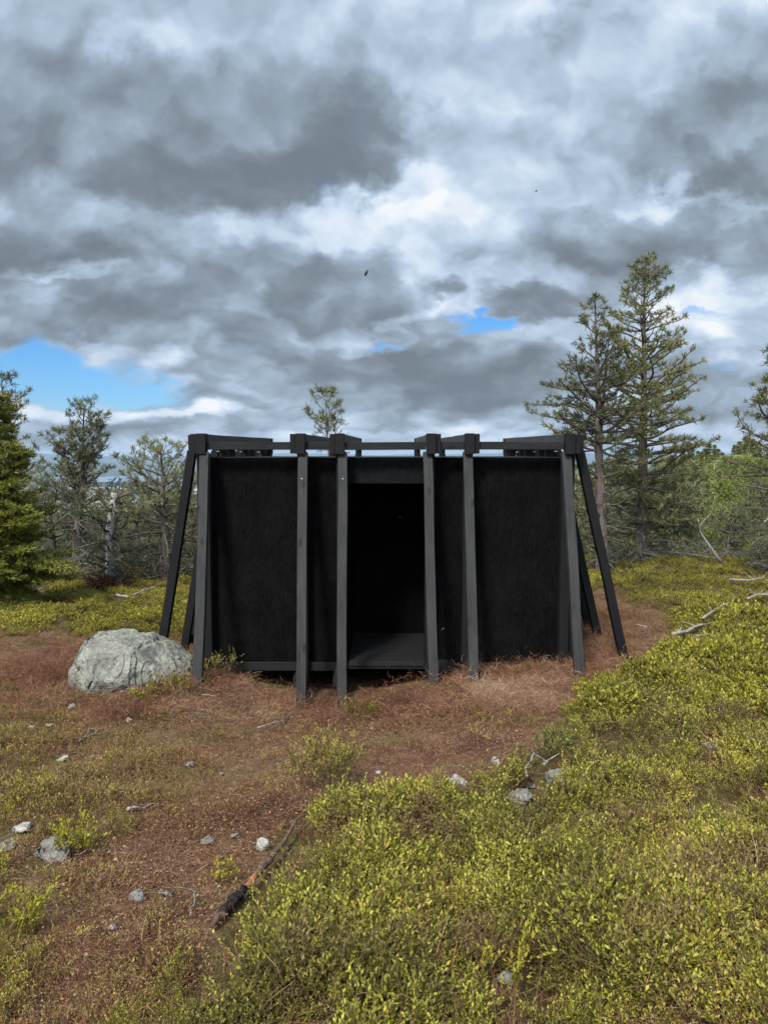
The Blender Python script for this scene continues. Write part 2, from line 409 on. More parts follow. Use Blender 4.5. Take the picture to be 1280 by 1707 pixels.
M['brown_stick'] = bark_mat('brown stick', (.07, .04, .03), (.17, .105, .075), (.30, .20, .15), (18, 18, 18))
M['orange_wood'] = bark_mat('fresh split wood', (.22, .085, .035), (.45, .20, .095), (.55, .31, .17), (22, 22, 22))

def leaf_mat(name, cols, transl=.35, rough=.55, wscale=.8, spec=.25, patch=None, isl=.55):
    m, T, out = new_mat(name)
    g = T.node('ShaderNodeNewGeometry'); oi = T.node('ShaderNodeObjectInfo').outputs['Random']
    wn_ = T.noise(g.outputs['Position'], wscale, 3, .6)
    f = T.m('ADD', T.m('MULTIPLY', g.outputs['Random Per Island'], isl), T.m('MULTIPLY', oi, .95 - isl))
    f = T.m('ADD', f, T.m('MULTIPLY', T.m('SUBTRACT', wn_, .5), 1.3), clamp=True)
    n = len(cols); col = T.ramp(f, [(k / (n - 1) * .96 + .02, c) for k, c in enumerate(cols)])
    if patch:
        pn = T.noise(T.v('ADD', g.outputs['Position'], (31, 7, 3)), patch[0], 4, .6)
        col = T.mix(T.m('MULTIPLY', T.sstep(pn, patch[1], patch[1] + .14), patch[2]), col, patch[3])
    b = T.node('ShaderNodeBsdfPrincipled'); T.put(b.inputs['Base Color'], col); b.inputs['Roughness'].default_value = rough
    b.inputs['Specular IOR Level'].default_value = spec
    t = T.node('ShaderNodeBsdfTranslucent'); T.put(t.inputs[0], T.mix(.0, col, col))
    mx = T.node('ShaderNodeMixShader'); mx.inputs[0].default_value = transl
    T.l.new(b.outputs[0], mx.inputs[1]); T.l.new(t.outputs[0], mx.inputs[2]); T.l.new(mx.outputs[0], out.inputs[0])
    return m
M['bilberry'] = leaf_mat('bilberry leaves', [(.060, .056, .018), (.12, .115, .022), (.23, .22, .028), (.38, .36, .042), (.57, .52, .075), (.56, .36, .11)], .38, .5, 1.1, .3, (2.4, .50, .78, (.20, .125, .06)), .35)
M['bilberry_far'] = leaf_mat('bilberry carpet leaves', [(.055, .055, .014), (.13, .125, .018), (.24, .225, .025), (.38, .335, .038), (.46, .36, .06)], .3, .6, .9, .2, (.9, .54, .55, (.18, .12, .055)))
M['olive'] = leaf_mat('sparse heath leaves', [(.07, .060, .025), (.16, .135, .035), (.26, .225, .045), (.28, .18, .06), (.42, .37, .06)], .3, .6, 1.5, .2)
M['dry'] = leaf_mat('dry heather', [(.045, .022, .014), (.135, .058, .034), (.235, .110, .062), (.34, .195, .115), (.50, .38, .25)], .15, .8, .9, .1, (1.4, .56, .30, (.28, .20, .10)))
M['flake'] = leaf_mat('dead leaf flakes', [(.05, .028, .018), (.10, .05, .03), (.16, .08, .045), (.23, .13, .075), (.34, .23, .14), (.13, .10, .04), (.09, .045, .028)], .1, .8, 6, .1)
M['stem'] = leaf_mat('shrub stems', [(.05, .03, .02), (.12, .075, .045), (.20, .13, .08)], 0, .8, 3, .1)
M['yellow'] = leaf_mat('yellow shrub leaves', [(.20, .20, .02), (.33, .30, .025), (.46, .38, .035)], .4, .5, 2)
M['needle'] = leaf_mat('pine needles', [(.055, .058, .022), (.105, .11, .036), (.165, .162, .052), (.25, .225, .085)], .25, .55, .9, .35)
M['needle_grey'] = leaf_mat('grey green needles', [(.065, .069, .036), (.125, .13, .062), (.195, .192, .088), (.28, .26, .13)], .25, .6, .9, .3)
M['spruce'] = leaf_mat('bright spruce needles', [(.030, .036, .010), (.085, .092, .018), (.165, .168, .028), (.28, .27, .045)], .22, .5, 1.8, .3)
M['birch_leaf'] = leaf_mat('birch leaves', [(.07, .09, .02), (.125, .15, .032), (.18, .205, .045), (.22, .22, .06)], .35, .5, .3, .3)

def ground_mat():
    m, T, out = new_mat('heath ground')
    pos = worldpos(T)
    at = T.node('ShaderNodeAttribute', attribute_name='zone')
    sp = T.node('ShaderNodeSeparateColor'); T.l.new(at.outputs['Color'], sp.inputs[0])
    g, d, far = sp.outputs[0], sp.outputs[1], sp.outputs[2]
    n1 = T.noise(pos, 2.2, 6, .65); n2 = T.noise(pos, 18, 6, .7); n3 = T.noise(pos, 90, 4, .7)
    litter = T.m('ADD', T.m('MULTIPLY', n2, .5), T.m('MULTIPLY', n3, .5))
    dirt = T.ramp(litter, [(.34, (.035, .018, .012)), (.48, (.105, .048, .032)), (.60, (.19, .092, .06)), (.74, (.38, .26, .18))])
    dirt2 = T.ramp(litter, [(.34, (.04, .026, .015)), (.5, (.12, .078, .038)), (.66, (.21, .145, .075)), (.8, (.38, .29, .19))])
    ol = T.ramp(litter, [(.34, (.022, .017, .008)), (.5, (.07, .052, .02)), (.68, (.15, .12, .04)), (.8, (.22, .18, .08))])
    col = T.mix(T.sstep(n1, .38, .6), dirt2, dirt)
    col = T.mix(T.m('MULTIPLY', T.sstep(T.noise(T.v('ADD', pos, (2, 9, 4)), 1.3, 5, .6), .52, .62), .7), col, T.ramp(litter, [(.36, (.022, .012, .010)), (.6, (.075, .040, .030)), (.78, (.17, .11, .08))]))   # dark trodden peat
    col = T.mix(g, T.mix(T.m('MULTIPLY', d, .85), T.mix(T.sstep(n1, .42, .58), ol, dirt2), col), ol)
    # distance: open fell slope, boreal forest, pale rock fields
    f1 = T.noise(pos, .35, 5, .6); f2 = T.noise(pos, .004, 5, .6)
    slopec = T.ramp(f1, [(.3, (.075, .085, .025)), (.5, (.14, .15, .04)), (.7, (.20, .19, .06))])
    forest = T.ramp(T.noise(pos, .02, 6, .7), [(.35, (.022, .032, .018)), (.6, (.05, .062, .03)), (.75, (.09, .10, .05))])
    rock = T.mix(T.sstep(T.noise(pos, .0035, 6, .75), .50, .56), forest, (.42, .42, .40))
    ly = T.node('ShaderNodeVectorMath', operation='LENGTH'); T.l.new(pos, ly.inputs[0]); r = ly.outputs['Value']
    fc = T.mix(T.sstep(r, 150, 500), slopec, forest)
    fc = T.mix(T.m('MULTIPLY', T.sstep(r, 2600, 3000), T.sstep(r, 5300, 5000)), fc, rock)
    col = T.mix(T.sstep(r, 17, 26), col, fc)
    principled(T, out, col, .95, .08, litter, .9, .02)
    return m
M['ground'] = ground_mat()

# ------------------------------------------------------------------ ground sheet (polar grid round the viewer, to the horizon)
az = np.concatenate([np.linspace(-math.pi, -.80, 70, endpoint=False), np.linspace(-.80, .80, 560), np.linspace(.80, math.pi, 70)[1:]])
rr = np.concatenate([[.02, .35, .7, 1.05], np.geomspace(1.3, 40, 330), np.geomspace(41, 40000, 300)[0:]])
AZ, RR = np.meshgrid(az[:-1], rr)
X, Y = RR * np.sin(AZ), RR * np.cos(AZ)
Z = height(X, Y)
na, nr = len(az) - 1, len(rr)
i = np.arange(nr - 1)[:, None] * na; j = np.arange(na)[None, :]; j2 = (j + 1) % na
mb = MB(); mb.add(np.stack([X, Y, Z], -1), np.stack([i + j, i + j2, i + na + j2, i + na + j], -1)[:, :, ::-1])
me = mb.mesh('ground')
zg, zd = zones(X, Y)
colr = np.stack([zg, zd, np.zeros_like(zg), np.ones_like(zg)], -1).reshape(-1, 4).astype(np.float32)
ca = me.attributes.new('zone', 'FLOAT_COLOR', 'POINT'); ca.data.foreach_set('color', colr.ravel())
ground = link('ground', me, M['ground'], smooth=True); tag(ground, kind='structure')

# lake far below
mb = MB(); th = np.linspace(-.42, .02, 60)
edge_n = 5500 + 200 * fbm(th * 22, th * 0, 3, 5); edge_f = 6700 + 350 * fbm(th * 18, th * 0 + 4, 3, 6)
pa = np.stack([edge_n * np.sin(th), edge_n * np.cos(th), th * 0 - 190], -1); pb = np.stack([edge_f * np.sin(th), edge_f * np.cos(th), th * 0 - 190], -1)
k = np.arange(59); mb.add(np.vstack([pa, pb]), np.stack([k, k + 1, k + 61, k + 60], 1))
m_, T_, o_ = new_mat('lake water')
principled(T_, o_, (.05, .07, .09), .12, .5, T_.noise(worldpos(T_), .05, 3, .6), .2, .5); M['water'] = m_
tag(link('lake', mb.mesh('lake'), M['water']), kind='structure')

def gz(x, y): return float(height(np.array([x]), np.array([y]))[0])

# ================================================================== THE SHELTER
SH_ROT = -math.atan(14 / F)
shelter = empty('timber_shelter', (7 * math.tan(-SH_ROT), 7, -.6), SH_ROT)
tag(shelter, 'black square timber shelter with open doorway and slanted outer posts on heath', 'shelter')
MI = (Matrix.Translation(shelter.location) @ Matrix.Rotation(SH_ROT, 4, 'Z')).inverted()
def L(p): return MI @ Vector(p)
def lx(px, Y=7.0): return (px - 654) / F * Y
rnd = random.Random(5)

def timber(name, A, B, w, d, mat, parent, up=Vector((0, 1, 0)), bev=.004, wob=.0025, endmat=None):
    """a squared timber from A to B (shelter space); w along side axis, d along the other; its own local Z runs along the grain"""
    A, B = Vector(A), Vector(B); ax = (B - A); Ln = ax.length; ax.normalize()
    side = ax.cross(up).normalized(); u2 = side.cross(ax).normalized()
    bm = bmesh.new()
    n = max(2, int(Ln / .12)); rings = []
    ph = rnd.random() * 99
    for k in range(n + 1):
        z = Ln * k / n
        ox = mnoise.noise(Vector((z * 1.3, ph, 0))) * wob * 2; oy = mnoise.noise(Vector((z * 1.3, ph, 7))) * wob * 2
        s_ = 1 + mnoise.noise(Vector((z * 3, ph, 3))) * .02
        rings.append([bm.verts.new((sx * w / 2 * s_ + ox, sy * d / 2 * s_ + oy, z)) for sx, sy in ((-1, -1), (1, -1), (1, 1), (-1, 1))])
    for k in range(n):
        for q in range(4):
            bm.faces.new((rings[k][q], rings[k][(q + 1) % 4], rings[k + 1][(q + 1) % 4], rings[k + 1][q]))
    f0 = bm.faces.new(rings[0][::-1]); f1 = bm.faces.new(rings[-1])
    if endmat is not None: f0.material_index = 1; f1.material_index = 1
    bm.edges.ensure_lookup_table()
    lon = [e for e in bm.edges if len(e.link_faces) == 2 and e.link_faces[0].normal.angle(e.link_faces[1].normal, 0) > 1] if False else None
    bm.normal_update()
    lon = [e for e in bm.edges if e.calc_face_angle(0) > 1.0]
    bmesh.ops.bevel(bm, geom=lon, offset=bev, segments=2, profile=.6, affect='EDGES')
    me = bpy.data.meshes.new(name); bm.to_mesh(me); bm.free()
    o = link(name, me, mat, parent)
    if endmat is not None: me.materials.append(endmat)
    o.matrix_local = Matrix((( side.x, u2.x, ax.x, A.x), (side.y, u2.y, ax.y, A.y), (side.z, u2.z, ax.z, A.z), (0, 0, 0, 1)))
    return o
def board(name, lo, hi, mat, parent, bev=.003, along='x', z0=None):
    """box given by corners in shelter space"""
    lo, hi = Vector(lo), Vector(hi); c = (lo + hi) / 2; s = hi - lo
    bm = bmesh.new(); bmesh.ops.create_cube(bm, size=1)
    bmesh.ops.scale(bm, vec=s, verts=bm.verts)
    if bev: bmesh.ops.bevel(bm, geom=bm.edges[:], offset=bev, segments=2, profile=.6, affect='EDGES')
    me = bpy.data.meshes.new(name); bm.to_mesh(me); bm.free()
    o = link(name, me, mat, parent); o.location = c; return o
def sloc(z): return z + .6          # world height -> shelter space

XS = [lx(340), lx(503), lx(568), lx(717), lx(780), lx(944)]
YS = [.14, 1.08, 1.45, 2.34, 2.70, 3.56]
DEP = 3.70
PW = .086
ZT, ZB = sloc(1.792), sloc(1.60)
# front slanted posts: feet and heads measured one by one (they are not quite regular)
front_foot = [(331, 1140), (502, 1180), (570, 1192), (723, 1150), (789, 1150), (966, 1136)]
front_head = [(343, 754.5), (505, 754.5), (571, 754.5), (712, 754), (779, 753.5), (942, 754)]
def screw(parent, wpos, mat, r=.006):
    bm = bmesh.new(); bmesh.ops.create_cone(bm, cap_ends=True, segments=10, radius1=r, radius2=r * .8, depth=.004)
    me = bpy.data.meshes.new('screw'); bm.to_mesh(me); bm.free()
    o = link('screw', me, mat, parent); o.location = wpos; o.rotation_euler = (R(90), 0, 0)
for k in range(6):
    foot = L(P(*front_foot[k], 6.47)); head = L(P(*front_head[k], 6.97))
    o = timber('slanted_post', foot, head, PW, .075, M['post'], shelter, up=Vector((0, 1, 0)), wob=.005)
    fr = (Vector(head) - Vector(foot)).length
    if k in (1, 2, 3, 4):
        screw(o, (rnd.uniform(-.006, .006), (-.0385), fr - .255), M['screw'] if k in (1, 2) else M['plug'])
        screw(o, (rnd.uniform(-.02, .02), (-.0385), fr - .10), M['plug'], .004)
    x = XS[k]; out = -1 if k < 3 else 1
    # capping block and outer cheek piece at the beam's end
    timber('beam_cap', (x, -.055, ZB), (x, -.055, ZT), PW, .11, M['endgrain'], shelter)
    cw = .05 if k in (1, 2, 3, 4) else .062
    timber('cheek_block', (x + out * (PW / 2 + cw / 2 + .002), -.01, ZB + .005), (x + out * (PW / 2 + cw / 2 + .002), -.01, ZT - .004), cw, .14, M['dark'], shelter)
    # beam running from front to back
    timber('roof_beam', (x, .003, ZT - .062), (x, DEP - .003, ZT - .022), .062, .115, M['beam_side'], shelter, up=Vector((0, 0, 1)))
    # upright of the wall behind, foot joist reaching out to the slanted post
    timber('wall_upright', (x, .055, sloc(-.75)), (x, .055, sloc(1.60)), PW, .10, M['dark'], shelter)
    fx = foot[0] + out * (PW / 2 + .022)
    timber('foot_joist', (fx, -.43, sloc(-.465)), (fx, .6, sloc(-.465)), .045, .095, M['beam'], shelter, up=Vector((0, 0, 1)))
    # back side
    timber('slanted_post', (x, DEP + .47, sloc(-.85)), (x, DEP + .02, ZB), PW, .075, M['dark'], shelter)
    timber('beam_cap', (x, DEP + .055, ZB), (x, DEP + .055, ZT + .035), PW, .11, M['endgrain'], shelter)
    timber('wall_upright', (x, DEP - .055, sloc(-.8)), (x, DEP - .055, sloc(1.60)), PW, .10, M['dark'], shelter)
# sides
XL, XR = XS[0] - .10, XS[5] + .10
for sgn, xe in ((-1, XL), (1, XR)):
    for k, y in enumerate(YS):
        dy = .0
        timber('slanted_post', (xe + sgn * (.47 if sgn < 0 else .58), y, sloc(-.80 if sgn < 0 else -.66)), (xe + sgn * .045, y, ZB + .03), .085, .08, M['dark'], shelter, up=Vector((1, 0, 0)))
        timber('beam_cap', (xe + sgn * .012, y, ZB + .033), (xe + sgn * .012, y, sloc(1.69) if 0 < k < 5 else ZT - .01), .09, .12, M['endgrain'], shelter, up=Vector((1, 0, 0)))
        timber('wall_upright', (xe - sgn * .045, y + .0, sloc(-.8)), (xe - sgn * .045, y + .0, sloc(1.70)), .085, .085, M['dark'], shelter)
        timber('foot_joist', (xe + sgn * .46, y + .072, sloc(-.465)), (xe - sgn * .2, y + .072, sloc(-.465)), .045, .095, M['beam'], shelter, up=Vector((0, 0, 1)))
    timber('top_rail', (xe - sgn * .02, .02, ZT - .10), (xe - sgn * .02, DEP - .02, ZT - .08), .045, .075, M['beam'], shelter, up=Vector((0, 0, 1)))
# front and back rails between the caps
for a, b in ((XS[0], XS[1]), (XS[1], XS[2]), (XS[2], XS[3]), (XS[3], XS[4]), (XS[4], XS[5])):
    timber('front_rail', (a + PW / 2 + .002, -.03, sloc(1.677)), (b - PW / 2 - .002, -.03, sloc(1.677)), .045, .073, M['beam'], shelter, up=Vector((0, 0, 1)))
# walls
x0, x1 = XL + .03, XR - .03
YW = .125
dx0, dx1 = XS[2] + .06, XS[3] - .045
WT, WBm = sloc(1.556), sloc(-.43)
zl = sloc(1.318)
board('wall_panel', (x0, YW, WBm), (XS[1], YW + .03, WT), M['wall'], shelter)
board('wall_panel', (XS[1] + .003, YW + .01, WBm), (dx0, YW + .04, WT), M['wall'], shelter)
board('wall_panel', (dx1, YW + .01, WBm), (XS[4] - .003, YW + .04, WT), M['wall'], shelter)
board('wall_panel', (XS[4], YW, WBm), (x1, YW + .03, WT), M['wall'], shelter)
board('lintel_panel', (dx0 + .002, YW - .012, zl), (dx1 - .002, YW + .012, WT - .004), M['lintel'], shelter)
board('wall_panel', (x0, DEP - .16, WBm), (x1, DEP - .13, WT), M['wall'], shelter)
board('wall_panel', (x0, YW + .033, WBm), (x0 + .03, DEP - .163, WT), M['wall'], shelter)
board('wall_panel', (x1 - .03, YW + .033, WBm), (x1, DEP - .163, WT), M['wall'], shelter)
board('roof_deck', (x0 - .005, YW - .004, WT + .003), (x1 + .005, DEP - .10, WT + .014), M['dark'], shelter)
# inside: entrance passage walls and screen wall, floor of boards
board('inner_wall', (dx0 - .45, 1.25, WBm), (dx1 + .6, 1.28, WT - .003), M['wall'], shelter)
board('inner_wall', (dx0 - .032, YW + .045, WBm), (dx0 - .002, 1.247, WT - .003), M['wall'], shelter)
fb = (dx1 - dx0)
for q in range(9):
    board('floor_board', (dx0 + .003, YW - .035 + q * .124, sloc(-.437)), (dx1 + .3, YW - .035 + q * .124 + .12, sloc(-.41)), M['floor'], shelter, bev=.002)
board('threshold', (dx0 - .0, YW - .075, sloc(-.482)), (dx1 + .0, YW - .038, sloc(-.416)), M['beam'], shelter)
board('threshold', (dx0 + .01, YW - .088, sloc(-.452)), (dx1 - .01, YW - .077, sloc(-.438)), M['beam'], shelter, bev=.001)
for a, b in ((x0 + .02, XS[1] - .045), (XS[1] + .05, XS[2] - .05), (XS[3] + .045, XS[4] - .05), (XS[4] + .045, x1 - .02)):
    board('sill_rail', (a, YW - .035, sloc(-.515)), (b, YW - .003, sloc(-.432)), M['sill'], shelter)
board('floor_joist', (x0 + .05, .5, sloc(-.60)), (x1 - .05, .58, sloc(-.44)), M['dark'], shelter)
board('floor_joist', (x0 + .05, 2.2, sloc(-.60)), (x1 - .05, 2.28, sloc(-.44)), M['dark'], shelter)

# ================================================================== STONES
def stone_mesh(name, hull, sub=4, rough=.03, seed=0, freq=3.0, smo=.3):
    bm = bmesh.new()
    for p in hull: bm.verts.new(p)
    r = bmesh.ops.convex_hull(bm, input=bm.verts[:])
    bmesh.ops.delete(bm, geom=list({g for g in r['geom_interior'] + r['geom_unused'] if isinstance(g, bmesh.types.BMVert)}), context='VERTS')
    bmesh.ops.triangulate(bm, faces=bm.faces[:])
    for k in range(sub):
        bmesh.ops.subdivide_edges(bm, edges=bm.edges[:], cuts=1, use_grid_fill=True, smooth=smo if k < 2 else 0)
        if k == 1 and smo > .1: bmesh.ops.smooth_vert(bm, verts=bm.verts[:], factor=.25, use_axis_x=True, use_axis_y=True, use_axis_z=True)
    bm.normal_update()
    o = Vector((seed * 3.1, seed * 1.7, seed))
    for v in bm.verts:
        p = v.co * freq + o
        d = mnoise.fractal(p, 1.0, 2.1, 5) * rough
        rd = 1 - abs(mnoise.noise(p * .9 + Vector((4, 4, 4)))) * 2
        d += max(0, rd - .78) * -rough * 2.2
        d += (round(mnoise.noise(p * .8) * 4) / 4) * rough * 1.5
        v.co += v.normal * d
    me = bpy.data.meshes.new(name); bm.to_mesh(me); bm.free()
    me.polygons.foreach_set('use_smooth', np.ones(len(me.polygons), bool))
    return me
def rand_hull(rx, ry, rz, seed, n=14):
    rg = random.Random(seed); pts = []
    for k in range(n):
        v = Vector((rg.gauss(0, 1), rg.gauss(0, 1), rg.gauss(0, 1))).normalized() * rg.uniform(.8, 1.05)
        pts.append((v.x * rx, v.y * ry, v.z * rz))
    return pts
# the big boulder: outline of its front face, then further layers behind
sil = [(118, 1100), (114, 1135), (122, 1158), (165, 1178), (220, 1172), (262, 1160), (305, 1140), (321, 1122), (306, 1103), (280, 1082), (243, 1055), (228, 1052), (205, 1054), (160, 1051), (148, 1052), (143, 1066), (130, 1078)]
hull = []
cen = P(215, 1110, 6.75)
for (dy, sc_, dz, only) in ((.0, 1.0, 0, None), (-.27, .80, -.03, None), (-.42, .50, -.14, None), (.30, .95, -.02, None), (.62, .72, -.08, None)):
    for (a, b) in sil:
        p = P(a, b, 6.75) - cen
        q = Vector((p.x * sc_, p.y + dy + p.z * -.1, p.z * sc_ + dz))
        hull.append(q)
boul = link('boulder', stone_mesh('boulder', [tuple(h) for h in hull], 6, .040, 3, 3.2, .0), M['boulder'])
boul.location = cen + Vector((0, 0, -.03)); STONE_XY0 = (cen.x, cen.y, 1.0)
tag(boul, 'large pale grey lichened boulder beside the left corner of the black shelter', 'boulder')

STONE_XY = []; CLEAR = []
def ground_at(px, py, y0=1.5, y1=17):
    d = ray(px, py)
    ts = np.linspace(y0, y1, 800); xs = d.x / d.y * ts; zs = 1.6 + d.z / d.y * ts
    hz = height(xs, ts); hit = zs <= hz; hit[:1] = False; lim = ts < 15.8
    k = int(np.argmax(hit)) if hit.any() else int(np.argmin(np.where(lim, zs - hz, 9)))
    return Vector((float(xs[k]), float(ts[k]), float(hz[k])))
ST = [  # px, py, width px, aspect z, material, label
    (80, 1432, 62, .62, 'stone', 'rounded grey stone half buried in yellow shrubs at the left edge'),
    (765, 1310, 32, .62, 'quartz', 'white stone at the lower edge of the brown path below the doorway'),
    (106, 1270, 28, .5, 'quartz', 'small white stone on the heath below the boulder'),
    (86, 1212, 20, .35, 'quartz', 'flat white chip left of the boulder, right of its pair'),
    (54, 1216, 17, .35, 'quartz', 'flat white chip left of the boulder, left of its pair'),
    (122, 1181, 22, .4, 'stone', 'small grey stone just below the left end of the boulder'),
    (218, 1355, 20, .5, 'quartz', 'small white stone lying on the brown path at left'),
    (38, 1388, 42, .35, 'quartz', 'flat whitish stone above the half buried grey stone'),
    (346, 1412, 30, .5, 'stone', 'grey stone in the path, left of a pair above the charred stick'),
    (395, 1400, 24, .6, 'stone', 'grey stone in the path, right of a pair above the charred stick'),
    (437, 1420, 26, .9, 'quartz', 'upright pale stone beside the upper end of the charred stick'),
    (227, 1503, 34, .5, 'stone', 'dull grey stone sunk in the path, left of its mottled neighbour'),
    (276, 1498, 36, .55, 'stone', 'mottled grey stone sunk in the path, right of a duller one'),
    (188, 1553, 18, .6, 'quartz', 'small white stone low on the path near the left bottom'),
    (144, 1602, 14, .6, 'quartz', 'lowest tiny white pebble on the path'),
    (315, 1280, 22, .5, 'stone', 'small grey stone left of the shrub tuft in the path'),
    (826, 1276, 16, .9, 'quartz', 'small upright white stone at the right border of the path'),
    (925, 1303, 34, .6, 'stone', 'broad grey stone among roots on the right bank'),
    (886, 1318, 22, .5, 'stone', 'grey stone left of the broad one on the right bank'),
    (868, 1336, 40, .4, 'stone', 'flat grey stone lowest of the group on the right bank'),
    (1146, 1362, 24, .5, 'stone', 'pale grey stone between shrubs on the right slope'),
    (1186, 1250, 24, .5, 'stone', 'grey stone high among shrubs on the right slope'),
    (838, 1645, 30, .5, 'stone', 'smooth grey stone deep in shrubs near the bottom edge'),
    (215, 1205, 10, .5, 'quartz', 'tiny white pebble on the path below the boulder'),
    (370, 1296, 12, .5, 'quartz', 'tiny white pebble right of a small grey stone on the path'),
    (630, 1293, 10, .5, 'quartz', 'tiny white pebble right of the shrub tuft'),
    (10, 1417, 40, .4, 'stone', 'brownish flat stone at the very left edge'),
]
for k, (px, py, w, asp, mt, lab) in enumerate(ST):
    g = ground_at(px, py); wd = w / F * (g.y + .05) * .98; STONE_XY.append((g.x, g.y, wd)); wd *= 1.25 if px > 800 else 1
    if px > 700:
        for f_ in (.1, .2, .32, .44): CLEAR.append((g.x * (1 - f_ / g.y), g.y - f_, wd * .55 + .02))
    rz = wd * asp * .6
    o = link('stone', stone_mesh('stone', rand_hull(wd * .52, wd * .42, rz, 40 + k), 3, wd * .16, k, 2.0 / max(wd, .05) * .5, .05), M[mt])
    o.location = g + Vector((0, 0, rz * .30 + .012)); o.rotation_euler = (rnd.uniform(-.2, .2), rnd.uniform(-.2, .2), 0)
    tag(o, lab, 'stone')

# ================================================================== STICKS AND DEAD BRANCHES
def wig(A, B, n, amp, seed, sag=0):
    A, B = np.array(A, float), np.array(B, float); t = np.linspace(0, 1, n)[:, None]
    rg = np.random.RandomState(seed); p = A + (B - A) * t
    off = rg.normal(0, amp, (n, 3)); off[0] = off[-1] = 0
    off = (off + np.roll(off, 1, 0)) / 2; off[0] = off[-1] = 0
    p = p + off; p[:, 2] += sag * 4 * (t * (1 - t))[:, 0]
    return p
def stick(pxs, r0, r1, mat, lab, name='dead_branch', lift=.02, twigs=0, seed=0, cat='branch', group=None, amp=.006):
    pts = []
    for (a, b) in pxs:
        g = ground_at(a, b); g.z += lift; pts.append(g)
    path = []
    for p_ in pts:
        for f_ in (0, .08) + ((.18, .30) if p_.x > .8 and p_.y > 3.5 else ()): CLEAR.append((p_.x * (1 - f_ / p_.y), p_.y - f_, .035 + max(0, p_.y - 4) * .012))
    for q in range(len(pts) - 1):
        for u_ in (.33, .66):
            m_p = pts[q].lerp(pts[q + 1], u_)
            for f_ in (0, .08) + ((.18, .30) if m_p.x > .8 and m_p.y > 3.5 else ()): CLEAR.append((m_p.x * (1 - f_ / m_p.y), m_p.y - f_, .035 + max(0, m_p.y - 4) * .012))
        seg = wig(pts[q], pts[q + 1], 6, amp, seed + q); path.append(seg if q == 0 else seg[1:])
    path = np.vstack(path); c = path[0].copy(); path = path - c
    n = len(path); m = MB(); m.tube(path, np.linspace(r0, r1, n) * (1 + .12 * np.random.RandomState(seed).normal(0, 1, n)), 7)
    rg = random.Random(seed)
    for q in range(twigs):
        s_ = rg.randrange(2, n - 1); L_ = rg.uniform(.08, .25); a_ = rg.uniform(0, 6.28)
        e = path[s_] + np.array((math.cos(a_) * L_, math.sin(a_) * L_ * .7, rg.uniform(.0, .12)))
        m.tube(wig(path[s_], e, 5, .008, seed + q), np.linspace(r1 * .8, r1 * .25, 5), 4)
    o = link(name, m.mesh(name), mat, smooth=True); o.location = c
    tag(o, lab, cat, group); return o
# charred stick: three materials, so one thing with parts
A0 = ground_at(508, 1372, 1.5, 9); A = ground_at(452, 1452, 1.5, 9); Bq = ground_at(352, 1562, 1.5, 9)
cs = empty('charred_stick', A); tag(cs, 'half burnt stick, charred black in the middle, lying at the edge of the shrubs', 'stick')
for u_ in np.linspace(0, 1, 20):
    m_p = A0.lerp(Bq, u_)
    for f_ in (0, .08, .16, .26, .36): CLEAR.append((m_p.x * (1 - f_ / m_p.y) - .01, m_p.y - f_, .055 + f_ * .10))
A2, B2 = np.zeros(3), np.array(Bq - A)
A2[2] += .05; B2[2] += .035
path = wig(A2, B2, 25, .004, 9)
def seg(name, i0, i1, rads, mat):
    m = MB(); n = i1 - i0 + 1
    rg = np.random.RandomState(i0)
    m.tube(path[i0:i1 + 1], np.interp(np.linspace(0, 1, n), np.linspace(0, 1, len(rads)), rads) * (1 + .1 * rg.normal(0, 1, n)), 9)
    return link(name, m.mesh(name), mat, cs, True)
up_ = np.array(A0 - A); up_[2] += .07
m = MB(); m.tube(wig(up_, A2, 12, .006, 4), np.linspace(.005, .012, 12), 7); link('thin_end', m.mesh('thin_end'), M['brown_stick'], cs, True)
seg('stick_end', 0, 7, (.012, .015, .014), M['brown_stick'])
seg('split_wood', 7, 12, (.012, .013, .014), M['orange_wood'])
seg('charred_wood', 12, 20, (.014, .021, .022, .017), M['charred'])
seg('stick_tail', 20, 24, (.018, .014, .009), M['brown_stick'])
